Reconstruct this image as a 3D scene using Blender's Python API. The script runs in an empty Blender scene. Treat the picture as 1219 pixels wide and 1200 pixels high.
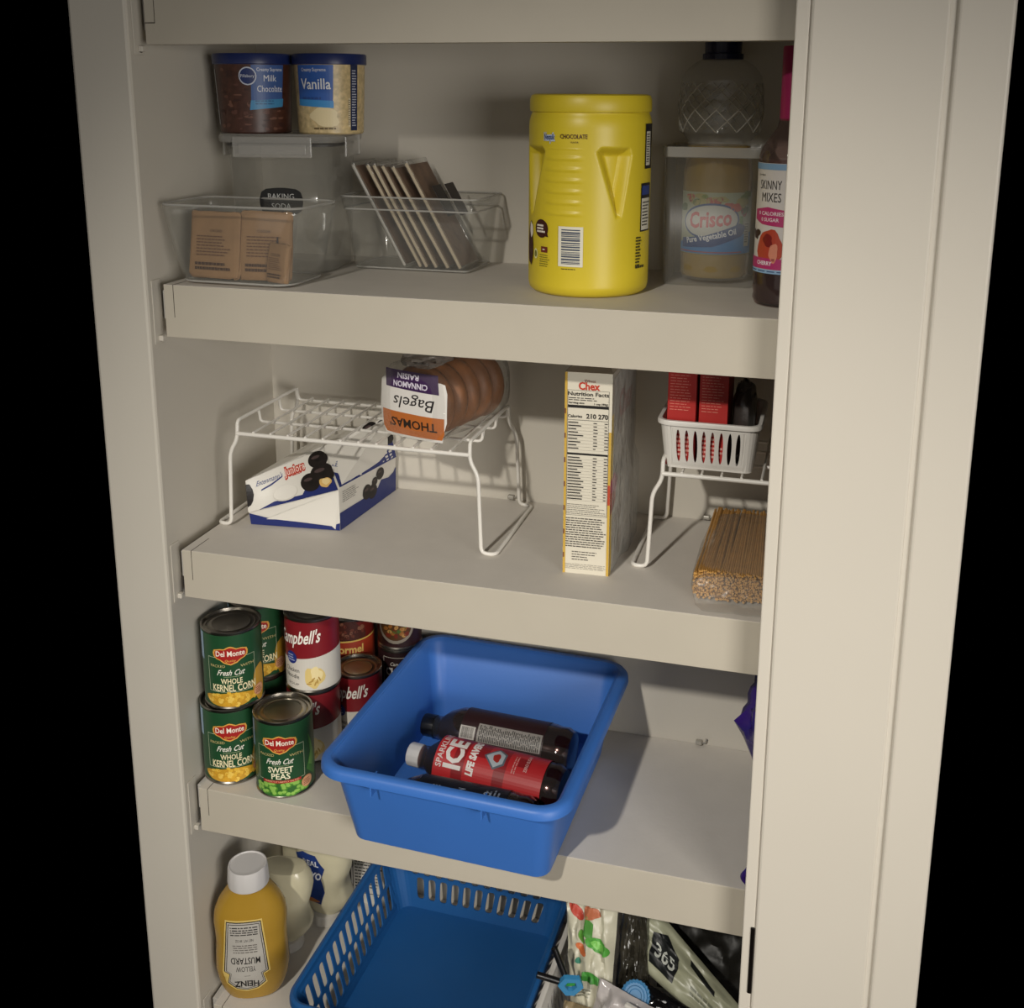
import bpy, bmesh, math, random
from mathutils import Vector, Matrix, noise
random.seed(7)
C = bpy.context.scene.collection
SC = bpy.context.scene
PI = math.pi
rad = math.radians

# ------------------------------------------------------------------ camera, world, lights, exposure
FPX, PPX, PPY = 1327.57, 627.0, 419.6
CAM = Vector((0.8209, -1.2335, 1.4686))
def cam_axes(yaw=0.26791, pitch=0.23121, roll=0.00515):
    f = Vector((-math.sin(yaw), math.cos(yaw), 0)); r = Vector((math.cos(yaw), math.sin(yaw), 0)); u = Vector((0, 0, 1))
    f2 = f*math.cos(pitch)-u*math.sin(pitch); u2 = u*math.cos(pitch)+f*math.sin(pitch)
    return r*math.cos(roll)+u2*math.sin(roll), u2*math.cos(roll)-r*math.sin(roll), f2
R_, U_, F_ = cam_axes()
cd = bpy.data.cameras.new('camera'); cam = bpy.data.objects.new('camera', cd); C.objects.link(cam)
cd.sensor_fit = 'HORIZONTAL'; cd.sensor_width = 36; cd.lens = FPX/1219*36
cd.shift_x = (609.5-PPX)/1219; cd.shift_y = (PPY-600)/1219; cd.clip_start = 0.02
m3 = Matrix((R_, U_, -F_)).transposed()
cam.matrix_world = Matrix.Translation(CAM) @ m3.to_4x4()
SC.camera = cam
w = bpy.data.worlds.new('dim_interior'); SC.world = w; w.use_nodes = True
w.node_tree.nodes['Background'].inputs[0].default_value = (0, 0, 0, 1)
w.node_tree.nodes['Background'].inputs[1].default_value = 0.0
def aim(o, tgt):
    o.rotation_euler = (Vector(tgt)-o.location).to_track_quat('-Z', 'Y').to_euler()
# ceiling downlight of the hall: its cone is shaped to dim the top of the closet
ld = bpy.data.lights.new('ceiling_downlight', 'SPOT'); lo = bpy.data.objects.new('ceiling_downlight', ld); C.objects.link(lo)
ld.energy = 212; ld.color = (1.0, 0.95, 0.86); ld.shadow_soft_size = 0.05; ld.spot_size = rad(46); ld.spot_blend = 1.0
lo.location = (0.10, -2.35, 2.42); aim(lo, (0.62, 0.0, 0.46))
# soft light that comes in from the room on the right
ad = bpy.data.lights.new('room_light', 'AREA'); ao = bpy.data.objects.new('room_light', ad); C.objects.link(ao)
ad.shape = 'RECTANGLE'; ad.size = 1.0; ad.size_y = 1.0; ad.energy = 8.6; ad.color = (1.0, 0.96, 0.90); ad.spread = rad(80)
ao.location = (2.1, -1.9, 1.15); aim(ao, (0.1, 0.05, 0.45))
hd = bpy.data.lights.new('bounce_fill', 'AREA'); ho = bpy.data.objects.new('bounce_fill', hd); C.objects.link(ho)  # added fill that stands in for light bounced round the hall
hd.shape = 'RECTANGLE'; hd.size = 2.4; hd.size_y = 1.2; hd.energy = 3.0; hd.color = (1.0, 0.95, 0.88)
ho.location = (0.3, -2.2, 1.3); aim(ho, (0.45, 0.1, 0.9))
SC.cycles.transparent_max_bounces = 40
SC.view_settings.view_transform = 'Standard'; SC.view_settings.look = 'None'
SC.view_settings.exposure = 0.0; SC.view_settings.gamma = 1.0; SC.view_settings.use_curve_mapping = False

# ------------------------------------------------------------------ materials
MATS = {}
def srgb(h):
    if isinstance(h, str):
        v = [int(h[i:i+2], 16)/255 for i in (0, 2, 4)]
    else: v = h
    return tuple((c/12.92 if c <= .04045 else ((c+.055)/1.055)**2.4) for c in v)+(1,)
def mat(name, col, rough=.5, metal=0, bump=0, bscale=60, vary=0, vscale=20, spec=.5, coat=0):
    if name in MATS: return MATS[name]
    m = bpy.data.materials.new(name); m.use_nodes = True; nt = m.node_tree; b = nt.nodes['Principled BSDF']
    c = srgb(col); b.inputs['Base Color'].default_value = c
    b.inputs['Roughness'].default_value = rough; b.inputs['Metallic'].default_value = metal
    b.inputs['Specular IOR Level'].default_value = spec
    if coat: b.inputs['Coat Weight'].default_value = coat; b.inputs['Coat Roughness'].default_value = .1
    if vary or bump:
        tc = nt.nodes.new('ShaderNodeTexCoord')
    if vary:
        n = nt.nodes.new('ShaderNodeTexNoise'); n.inputs['Scale'].default_value = vscale; n.inputs['Detail'].default_value = 5
        r = nt.nodes.new('ShaderNodeValToRGB')
        r.color_ramp.elements[0].position = .3; r.color_ramp.elements[1].position = .7
        r.color_ramp.elements[0].color = tuple(x*(1-vary) for x in c[:3])+(1,); r.color_ramp.elements[1].color = tuple(min(1, x*(1+vary)) for x in c[:3])+(1,)
        nt.links.new(tc.outputs['Object'], n.inputs['Vector']); nt.links.new(n.outputs['Fac'], r.inputs['Fac']); nt.links.new(r.outputs['Color'], b.inputs['Base Color'])
    if bump:
        n = nt.nodes.new('ShaderNodeTexNoise'); n.inputs['Scale'].default_value = bscale; n.inputs['Detail'].default_value = 4
        bp = nt.nodes.new('ShaderNodeBump'); bp.inputs['Strength'].default_value = bump; bp.inputs['Distance'].default_value = .002
        nt.links.new(tc.outputs['Object'], n.inputs['Vector']); nt.links.new(n.outputs['Fac'], bp.inputs['Height']); nt.links.new(bp.outputs['Normal'], b.inputs['Normal'])
    MATS[name] = m; return m
def clear(name, tint=(.985, .985, .98), haze=.05, hazecol=(.8, .8, .78), rough=.08, bump=0, bscale=40, ior=1.45):
    """thin clear plastic: transparent + fresnel gloss + a little milky diffuse"""
    if name in MATS: return MATS[name]
    m = bpy.data.materials.new(name); m.use_nodes = True; nt = m.node_tree; nt.nodes.clear()
    out = nt.nodes.new('ShaderNodeOutputMaterial'); tr = nt.nodes.new('ShaderNodeBsdfTransparent'); gl = nt.nodes.new('ShaderNodeBsdfGlossy'); df = nt.nodes.new('ShaderNodeBsdfDiffuse')
    tr.inputs[0].default_value = tint+(1,); gl.inputs['Roughness'].default_value = rough; df.inputs[0].default_value = srgb(hazecol)
    mx = nt.nodes.new('ShaderNodeMixShader'); mx.inputs[0].default_value = haze
    nt.links.new(tr.outputs[0], mx.inputs[1]); nt.links.new(df.outputs[0], mx.inputs[2])
    fr = nt.nodes.new('ShaderNodeLayerWeight'); fr.inputs[0].default_value = .5
    pw = nt.nodes.new('ShaderNodeMath'); pw.operation = 'POWER'; pw.inputs[1].default_value = 4.0; nt.links.new(fr.outputs['Facing'], pw.inputs[0])
    ma = nt.nodes.new('ShaderNodeMath'); ma.operation = 'MULTIPLY_ADD'; ma.inputs[1].default_value = .6; ma.inputs[2].default_value = .04; nt.links.new(pw.outputs[0], ma.inputs[0])
    m2 = nt.nodes.new('ShaderNodeMixShader'); nt.links.new(ma.outputs[0], m2.inputs[0]); nt.links.new(mx.outputs[0], m2.inputs[1]); nt.links.new(gl.outputs[0], m2.inputs[2])
    nt.links.new(m2.outputs[0], out.inputs[0])
    if bump:
        tc = nt.nodes.new('ShaderNodeTexCoord'); n = nt.nodes.new('ShaderNodeTexNoise'); n.inputs['Scale'].default_value = bscale
        bp = nt.nodes.new('ShaderNodeBump'); bp.inputs['Strength'].default_value = bump; bp.inputs['Distance'].default_value = .004
        nt.links.new(tc.outputs['Object'], n.inputs['Vector']); nt.links.new(n.outputs['Fac'], bp.inputs['Height'])
        nt.links.new(bp.outputs['Normal'], gl.inputs['Normal']); nt.links.new(bp.outputs['Normal'], df.inputs['Normal']); nt.links.new(bp.outputs['Normal'], fr.inputs['Normal'])
    MATS[name] = m; return m
def ink(h, rough=.45):
    return mat('print_'+h+('' if rough == .45 else '_%d' % int(rough*100)), h, rough)
M_wall = mat('wall_paint', 'c6c0b4', .6, bump=.05, bscale=220, vary=.012, vscale=6)
M_shelf = mat('shelf_laminate', 'bdb5a5', .55, bump=.03, bscale=300, vary=.02, vscale=14)
M_shelftop = mat('shelf_top_laminate', 'cdc7be', .6, bump=.08, bscale=180, vary=.02, vscale=30)
M_trim = mat('trim_paint', 'd4cdc0', .45, bump=.02, bscale=150, vary=.01, vscale=5)
M_seam = mat('seam_dark', '4b443c', .8)
M_wire = mat('white_coated_wire', 'dedad2', .35, bump=.02)
M_tin = mat('can_tin', '9a958c', .28, 1.0, bump=.05, bscale=90)
M_blue = mat('blue_bin_plastic', '3a6fbe', .45, bump=.04, bscale=260, vary=.015)
M_dblue = mat('blue_basket_plastic', '1b5590', .45, bump=.05, bscale=200, vary=.02)
M_white = mat('white_plastic', 'd8d4cd', .4, bump=.02, bscale=150)
M_clear = clear('clear_bin_plastic')
M_film = clear('clear_film', haze=.05, rough=.12, bump=.9, bscale=55)
M_black = mat('black_plastic', '0d0c0d', .35, bump=.03)

# ------------------------------------------------------------------ object helpers
def link(o, parent=None):
    C.objects.link(o)
    if parent is not None: o.parent = parent
    return o
def obj(name, bm, m, parent=None, smooth=False, loc=None, solid=0):
    me = bpy.data.meshes.new(name)
    bmesh.ops.recalc_face_normals(bm, faces=bm.faces) if not solid else None
    if smooth:
        for f in bm.faces: f.smooth = True
    bm.to_mesh(me); bm.free()
    for x in (m if isinstance(m, (list, tuple)) else [m]): me.materials.append(x)
    if smooth:
        try: me.set_sharp_from_angle(angle=rad(38))
        except Exception: pass
    o = link(bpy.data.objects.new(name, me), parent)
    if loc: o.location = loc
    if solid:
        s = o.modifiers.new('solid', 'SOLIDIFY'); s.thickness = solid; s.offset = 0
    return o
def tag(o, label, cat, group=None):
    o['label'] = label; o['category'] = cat
    if group: o['group'] = group
    return o
def thing(name, label, cat, loc=(0, 0, 0), rotz=0, group=None):
    o = bpy.data.objects.new(name, None); o.empty_display_size = .02; C.objects.link(o)
    o.location = loc; o.rotation_euler = (0, 0, rotz); return tag(o, label, cat, group)
def struct(name, bm, m, smooth=False, parent=None):
    o = obj(name, bm, m, parent, smooth)
    if parent is None: o['kind'] = 'structure'
    return o
def box(bm, x0, x1, y0, y1, z0, z1, bev=0, seg=2, mi=0):
    vs = [bm.verts.new((x, y, z)) for x in (x0, x1) for y in (y0, y1) for z in (z0, z1)]
    fs = [bm.faces.new([vs[i] for i in q]) for q in ((0, 1, 3, 2), (4, 6, 7, 5), (0, 4, 5, 1), (2, 3, 7, 6), (0, 2, 6, 4), (1, 5, 7, 3))]
    for f in fs: f.material_index = mi
    if bev:
        es = list({e for f in fs for e in f.edges})
        bmesh.ops.bevel(bm, geom=es, offset=bev, segments=seg, affect='EDGES', profile=.5)
    return bm
def nb(): return bmesh.new()
def B(*a, **k): return box(nb(), *a, **k)
def loft(bm, rings, cap0=True, cap1=True, closed=True, mi=0):
    vv = [[bm.verts.new(p) for p in r] for r in rings]
    n = len(rings[0])
    for a, b in zip(vv, vv[1:]):
        for i in range(n if closed else n-1):
            j = (i+1) % n
            f = bm.faces.new((a[i], a[j], b[j], b[i])); f.material_index = mi
    if cap0: bm.faces.new(vv[0][::-1]).material_index = mi
    if cap1: bm.faces.new(vv[-1]).material_index = mi
    return bm
def lathe(bm, prof, n=48, cx=0, cy=0, cap0=True, cap1=True, sx=1, sy=1, mi=0, fn=None):
    rings = []
    for r, z in prof:
        ring = []
        for i in range(n):
            a = 2*PI*i/n
            x, y = r*math.cos(a)*sx, r*math.sin(a)*sy
            if fn: x, y = fn(x, y, z, a)
            ring.append((cx+x, cy+y, z))
        rings.append(ring)
    return loft(bm, rings, cap0, cap1, mi=mi)
def smooth_path(pts, rnd=.006, k=4):
    pts = [Vector(p) for p in pts]; out = [pts[0]]
    for a, b, c in zip(pts, pts[1:], pts[2:]):
        d1 = (a-b); d2 = (c-b); r = min(rnd, d1.length*.45, d2.length*.45)
        p, q = b+d1.normalized()*r, b+d2.normalized()*r
        for i in range(k+1):
            t = i/k; out.append((1-t)**2*p+2*t*(1-t)*b+t*t*q)
    out.append(pts[-1]); return out
def tube(bm, pts, r, n=10, mi=0):
    pts = [Vector(p) for p in pts]; rings = []; up = None
    for i, p in enumerate(pts):
        t = (pts[min(i+1, len(pts)-1)]-pts[max(i-1, 0)]).normalized()
        if up is None: up = t.orthogonal().normalized()
        up = (up-t*up.dot(t)).normalized(); s = t.cross(up)
        rings.append([p+up*r*math.cos(2*PI*k/n)+s*r*math.sin(2*PI*k/n) for k in range(n)])
    return loft(bm, rings, mi=mi)
def rrect(hx, hy, r, k=6):
    """rounded rectangle outline, counter-clockwise, centred"""
    out = []
    for cx, cy, a0 in ((hx-r, -hy+r, -90), (hx-r, hy-r, 0), (-hx+r, hy-r, 90), (-hx+r, -hy+r, 180)):
        for i in range(k+1):
            a = rad(a0+90*i/k); out.append((cx+r*math.cos(a), cy+r*math.sin(a)))
    return out
def rrings(spec, cx=0, cy=0, k=6):
    return [[(cx+x, cy+y, z) for x, y in rrect(hx, hy, r, k)] for hx, hy, r, z in spec]
def superell(a, b, e, n=48):
    out = []
    for i in range(n):
        t = 2*PI*i/n; c, s = math.cos(t), math.sin(t)
        out.append((a*abs(c)**(2/e)*(1 if c >= 0 else -1), b*abs(s)**(2/e)*(1 if s >= 0 else -1)))
    return out
def pillow(c, s, seed=0, amp=.12, fr=3.0, ex=(2.6, 2.6, 2.6), rot=None, n=22, m=16, pinch=0):
    """closed soft bag shape with crumples"""
    bm = nb(); rings = []
    for j in range(1, m):
        ph = -PI/2+PI*j/m; ring = []
        for i in range(n):
            t = 2*PI*i/n
            def sp(v, e): return abs(v)**(2/e)*(1 if v >= 0 else -1)
            v = Vector((sp(math.cos(ph), ex[2])*sp(math.cos(t), ex[0]), sp(math.cos(ph), ex[2])*sp(math.sin(t), ex[1]), sp(math.sin(ph), ex[2])))
            if pinch: v.y *= 1-pinch*abs(v.z)**3
            d = 1+amp*noise.noise(v*fr+Vector((seed*3.1, seed, -seed)))+amp*.5*noise.noise(v*fr*2.7+Vector((seed, 5, 1)))
            v = Vector((v.x*s[0]*d, v.y*s[1]*d, v.z*s[2]*d))
            if rot: v = rot @ v
            ring.append(Vector(c)+v)
        rings.append(ring)
    return loft(bm, rings)

# ------------------------------------------------------------------ flat print on surfaces
_tc = {}
def text_tris(s, bold=0):
    key = (s, bold)
    if key in _tc: return _tc[key]
    cu = bpy.data.curves.new('txt', 'FONT'); cu.body = s; cu.size = 1; cu.align_x = 'CENTER'; cu.align_y = 'CENTER'; cu.resolution_u = 2
    cu.offset = bold
    o = bpy.data.objects.new('txt', cu); C.objects.link(o)
    dg = bpy.context.evaluated_depsgraph_get(); me = o.evaluated_get(dg).to_mesh()
    vs = [(v.co.x, v.co.y) for v in me.vertices]; fs = [tuple(p.vertices) for p in me.polygons]
    o.evaluated_get(dg).to_mesh_clear(); bpy.data.objects.remove(o); bpy.data.curves.remove(cu)
    if vs:
        xs = [v[0] for v in vs]; ys = [v[1] for v in vs]; mx = (min(xs)+max(xs))/2; w_ = max(xs)-min(xs)
        vs = [(x-mx, y) for x, y in vs]
    else: w_ = 0
    _tc[key] = (vs, fs, w_); return _tc[key]
class Art:
    """collects coloured shapes in (u,v) metres and lays them on a surface through fn(u,v,h)"""
    def __init__(s, fn, cut=.004, lift=.00025, step=.00012, cuty=False):
        s.fn, s.cut, s.lift, s.step, s.cuty = fn, cut, lift, step, cuty; s.d = {}; s.n = 0
    def add(s, col, vs, fs, layer, txt=False):
        g = getattr(s, 'gs', 1)
        if g != 1: vs = [(x*g, y) for x, y in vs]
        bm = s.d.setdefault((col, txt, layer), nb())
        vv = [bm.verts.new((x, y, 0)) for x, y in vs]
        for f in fs:
            try: bm.faces.new([vv[i] for i in f])
            except ValueError: pass
    def poly(s, col, pts, layer=1): s.add(col, pts, [tuple(range(len(pts)))], layer)
    def rect(s, col, x0, y0, x1, y1, layer=1): s.poly(col, [(x0, y0), (x1, y0), (x1, y1), (x0, y1)], layer)
    def frame(s, col, x0, y0, x1, y1, t, layer=1):
        s.rect(col, x0, y0, x1, y0+t, layer); s.rect(col, x0, y1-t, x1, y1, layer); s.rect(col, x0, y0+t, x0+t, y1-t, layer); s.rect(col, x1-t, y0+t, x1, y1-t, layer)
    def ell(s, col, cx, cy, a, b, layer=1, n=20, rot=0):
        cr, sr = math.cos(rot), math.sin(rot)
        s.poly(col, [(cx+a*math.cos(2*PI*i/n)*cr-b*math.sin(2*PI*i/n)*sr, cy+a*math.cos(2*PI*i/n)*sr+b*math.sin(2*PI*i/n)*cr) for i in range(n)], layer)
    def blob(s, col, cx, cy, a, b, layer=1, seed=1, amp=.25, n=22):
        rr = random.Random(seed); ph = [rr.uniform(0, 6.28) for _ in range(4)]
        pts = []
        for i in range(n):
            t = 2*PI*i/n; k = 1+amp*(.5*math.sin(2*t+ph[0])+.35*math.sin(3*t+ph[1])+.25*math.sin(5*t+ph[2]))
            pts.append((cx+a*k*math.cos(t), cy+b*k*math.sin(t)))
        s.poly(col, pts, layer)
    def text(s, col, t, cx, cy, h, layer=2, width=None, shear=0, bold=0.0, rot=0, arc=0):
        vs, fs, w_ = text_tris(t, bold)
        if not vs: return
        sy = h/.72; sx = sy if width is None else width/w_
        out = []
        for x, y in vs:
            x, y = x*sx, y*sy
            x += y*shear
            if arc: y -= arc*x*x
            if rot: x, y = x*math.cos(rot)-y*math.sin(rot), x*math.sin(rot)+y*math.cos(rot)
            out.append((cx+x, cy+y))
        s.add(col, out, fs, layer, True)
    def lines(s, col, x0, x1, y0, y1, n, th=.45, layer=2, seed=0, ragged=.3, word=None):
        rr = random.Random(seed); dy = (y1-y0)/n; word = word or abs(x1-x0)/6
        for i in range(n):
            y = y0+dy*(i+.5); x = x0; xe = x1-rr.random()*ragged*(x1-x0)
            while x < xe:
                w_ = min(word*rr.uniform(.4, 1.3), xe-x); s.rect(col, x, y-abs(dy)*th/2, x+w_, y+abs(dy)*th/2, layer); x += w_+word*.18
    def bars(s, x0, y0, x1, y1, layer=2, bg='e8e4dc', fg='15130f', seed=3, vertical=True, n=24):
        s.rect(bg, x0, y0, x1, y1, layer); rr = random.Random(seed); mx = (x1-x0)*.08; my = (y1-y0)*.1
        for i in range(n):
            k = (i+.5)/n; wd = rr.uniform(.2, .65)/n
            if vertical: s.rect(fg, x0+mx+(x1-x0-2*mx)*(k-wd/2), y0+my, x0+mx+(x1-x0-2*mx)*(k+wd/2), y1-my, layer+1)
            else: s.rect(fg, x0+mx, y0+my+(y1-y0-2*my)*(k-wd/2), x1-mx, y0+my+(y1-y0-2*my)*(k+wd/2), layer+1)
    def build(s, parent, name='label_print', tname='lettering', rough=.45, cut_small=True):
        groups = {False: [], True: []}
        for (col, txt, layer), bm in sorted(s.d.items(), key=lambda k: k[0][2]):
            bmesh.ops.triangulate(bm, faces=[f for f in bm.faces if len(f.verts) > 4])
            for ax in ((0, 1) if s.cuty else (0,)):
                xs = [v.co[ax] for v in bm.verts]; a, b = min(xs), max(xs)
                if s.cut and b-a > s.cut:
                    k = math.ceil(a/s.cut)
                    while k*s.cut < b:
                        co = Vector((k*s.cut, 0, 0)) if ax == 0 else Vector((0, k*s.cut, 0)); no = Vector((1, 0, 0)) if ax == 0 else Vector((0, 1, 0))
                        bmesh.ops.bisect_plane(bm, geom=bm.verts[:]+bm.edges[:]+bm.faces[:], plane_co=co, plane_no=no, dist=1e-7); k += 1
            h = s.lift+layer*s.step
            groups[txt].append((col, [s.fn(v.co.x, v.co.y, h) for v in bm.verts], [[v.index for v in f.verts] for f in (bm.verts.index_update(), bm.faces)[1]]))
            bm.free()
        base = None
        for txt in (False, True):
            if not groups[txt]: continue
            me = bpy.data.meshes.new(tname if txt else name); vs, fs, mi, ms = [], [], [], []
            for col, v, f in groups[txt]:
                if col not in ms: ms.append(col)
                o0 = len(vs); vs += [tuple(p) for p in v]
                for q in f: fs.append([i+o0 for i in q]); mi.append(ms.index(col))
            me.from_pydata(vs, [], fs); me.update()
            for c_ in ms: me.materials.append(ink(c_, rough))
            me.polygons.foreach_set('material_index', mi)
            o = link(bpy.data.objects.new(tname if txt else name, me), base if base is not None else parent)
            if base is None: base = o
        return base
def cylmap(r, a0=0, z0=0, cx=0, cy=0, rf=None):
    """u runs to the right as seen from outside, v upward; a0 = heading of u=0 (0 faces -y, + turns to +x)"""
    def fn(u, v, h):
        rr = (rf(v) if rf else r)+h; a = a0+u/r
        return Vector((cx+rr*math.sin(a), cy-rr*math.cos(a), z0+v))
    return fn
def planemap(o, ux, uy):
    o = Vector(o); ux = Vector(ux).normalized(); uy = Vector(uy).normalized(); n = ux.cross(uy).normalized()
    return lambda u, v, h: o+ux*u+uy*v+n*h
def quadmap(p00, p10, p11, p01, W=1, H=1):
    p00, p10, p11, p01 = map(Vector, (p00, p10, p11, p01)); n = (p10-p00).cross(p01-p00).normalized()
    def fn(u, v, h):
        a, b = u/W, v/H
        return p00*(1-a)*(1-b)+p10*a*(1-b)+p11*a*b+p01*(1-a)*b+n*h
    return fn
def facing(x, y): return math.atan2(CAM.x-x, y-CAM.y)

# ------------------------------------------------------------------ setting
WX0, WX1, WY0, WY1 = -0.0185, .945, -0.010, 0.3063      # closet inside
Z = [1.52, 1.2242, 0.8605, 0.4963, 0.1276]
struct('floor', B(-.10, .976, -.30, .34, -.02, 0), mat('floor_wood', '6b5646', .45, bump=.1, vary=.15, vscale=8))
struct('wall_left', B(WX0-.082, WX0, WY0, WY1+.03, 0, 1.95, bev=.004), M_wall)
struct('wall_back', B(WX0, WX1, WY1, WY1+.03, 0, 1.95), M_wall)
struct('wall_right', B(WX1, WX1+.03, -.0385, WY1+.03, 0, 1.95), M_wall)
struct('wall_front', B(.785, WX1+.03, -.0385, -.008, 0, 1.95), M_wall)
struct('ceiling', B(WX0-.082, WX1+.03, -.06, WY1+.03, 1.95, 1.98), M_wall)
# door jamb on the right: narrow strip with the latch plate, then the wide casing with its outer bead
jb = nb(); box(jb, .7705, .785, -.0395, -.008, 0, 1.95, bev=.0015)
jamb = struct('trim_1', jb, M_trim)
pb = nb(); box(pb, .7800, .7850, -.0415, -.0390, .383, .478, bev=.0012)
struct('latch_plate', pb, mat('dark_latch', '1a1512', .4, .6), parent=jamb)
cb = nb(); box(cb, .7855, .917, -.0425, -.030, 0, 1.95, bev=.003)
cas = struct('trim_2', cb, M_trim)
cb = nb(); box(cb, .9225, .976, -.0455, -.030, 0, 1.95, bev=.004, seg=3); box(cb, .914, .926, -.0405, -.030, 0, 1.95)
struct('trim_3', cb, M_trim)

# ------------------------------------------------------------------ shelves
T = .0685
lbl = ['top shelf, only its pale front board in view', 'pale shelf holding the yellow canister and clear bins', 'pale shelf holding two white wire racks and cereal box', 'pale shelf holding the soup cans and bright blue bin', 'lowest pale shelf under mustard bottle and slotted baskets']
for i, z in enumerate(Z):
    t = thing('shelf', lbl[i], 'shelf', (0, 0, z if i else z+T), group=None)
    obj('deck', B(.0, WX1-.002, .0008, WY1-.001, -.022, 0), M_shelftop, t)
    obj('front_board', B(.0, WX1-.002, 0, .018, -T, -.0004, bev=.0006), M_shelf, t)
    # end piece: thin dark joint lines where the side rail meets board and deck
    s = nb(); box(s, .0135, .0143, -.0002, .0003, -.042 if i else -T*.62, .0002); box(s, .0135, .0143, -.0002, .045, -.0002, .00025)
    if i == 0: box(s, .0, .0143, -.0002, .0003, -T*.64, -T*.62)
    obj('joint_line', s, M_seam, t)
    rb = nb(); box(rb, -.0165, -.0005, .022, WY1-.006, -.05, -.012, bev=.001)
    obj('slide_rail', rb, M_white, t)
    bk = nb(); box(bk, WX0+.0002, WX0+.0015, .000, .020, -T-.012, .004, bev=.001)
    box(bk, WX0+.0015, -.0105, .007, .015, -T-.008, -T-.001, bev=.001)
    br = obj('bracket', bk, M_wall, t)
    sb = nb(); tube(sb, [(WX0+.003, .011, -T-.006), (WX0+.004, .011, -T-.006)], .0032, 12)
    obj('screw', sb, M_seam, br)
for x, z in ((.676, .499), (.672, .864), (.377, .864)):
    s = nb(); box(s, -.006, .004, -.009, 0, 0, .006, bev=.0015); tube(s, smooth_path([(.004, -.005, .003), (.009, -.006, .004), (.010, -.006, .011)], .003), .0012, 8)
    tag(obj('wall_clip', s, mat('clear_clip', 'a9a59c', .2, .3), loc=(x, WY1, z)), {.676: 'small shiny clip at back of shelf right of blue bin', .672: 'small shiny clip at back of shelf above spaghetti bag', .377: 'small clip at shelf back behind left wire rack'}[x], 'clip')


# ------------------------------------------------------------------ shared builders
def make_can(name, label, x, y, z, r, h, base, art, a0=None, group=None, rot=0, open_lid=True):
    t = thing(name, label, 'can', (x, y, z), 0, group)
    b = nb()
    lathe(b, [(r-.0035, .0012), (r-.001, 0), (r+.0009, .0010), (r+.0009, .0028), (r-.0006, .0045), (r-.0006, h-.0045), (r+.0009, h-.0028), (r+.0009, h-.0008), (r, h), (r-.0018, h-.0006), (r-.0026, h-.0048), (r-.006, h-.0052)], 56, cap1=False)
    obj('tin_body', b, M_tin, t, True)
    b = nb()
    lathe(b, [(r-.0058, h-.0052), (r-.0075, h-.0045), (r-.009, h-.0052), (r-.013, h-.0052), (r-.0145, h-.0046), (r-.016, h-.0052), (.004, h-.0050)], 56, cap0=False)
    obj('lid', b, M_tin, t, True)
    b = nb(); lathe(b, [(r-.0002, .0052), (r+.0002, .0054), (r+.0002, h-.0054), (r-.0002, h-.0052)], 72, cap0=False, cap1=False)
    obj('paper_label', b, ink(base, .4), t, True)
    a = facing(x, y) if a0 is None else a0
    A = Art(cylmap(r, a), lift=.0004); art(A, r, h); A.build(t)
    return t
def shield(A, cx, cy, s):
    def sh(k, dy=0):
        pts = []
        top = [(-1, .35), (-.93, .62), (-.6, .72), (-.35, .72), (-.15, .88), (0, .95), (.15, .88), (.35, .72), (.6, .74), (.93, .62), (1, .35), (.97, .02), (.82, -.22), (.58, -.36), (.38, -.62), (0, -.82), (-.38, -.62), (-.58, -.36), (-.82, -.22), (-.97, .02)]
        for x, y in top: pts.append((cx+x*s*k, cy+(y-.1)*s*.72*(k+(k-1)*.5)))
        return pts
    A.poly('d9a04a', sh(1.0), 3); A.poly('a5211d', sh(.9), 4)
    A.text('f0e4d4', 'Del Monte', cx, cy+.10*s, s*.36, 5, width=s*1.62, bold=.02)
    A.text('e8c05a', 'Quality', cx, cy-.36*s, s*.15, 5, width=s*.6, shear=.2)
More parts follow.
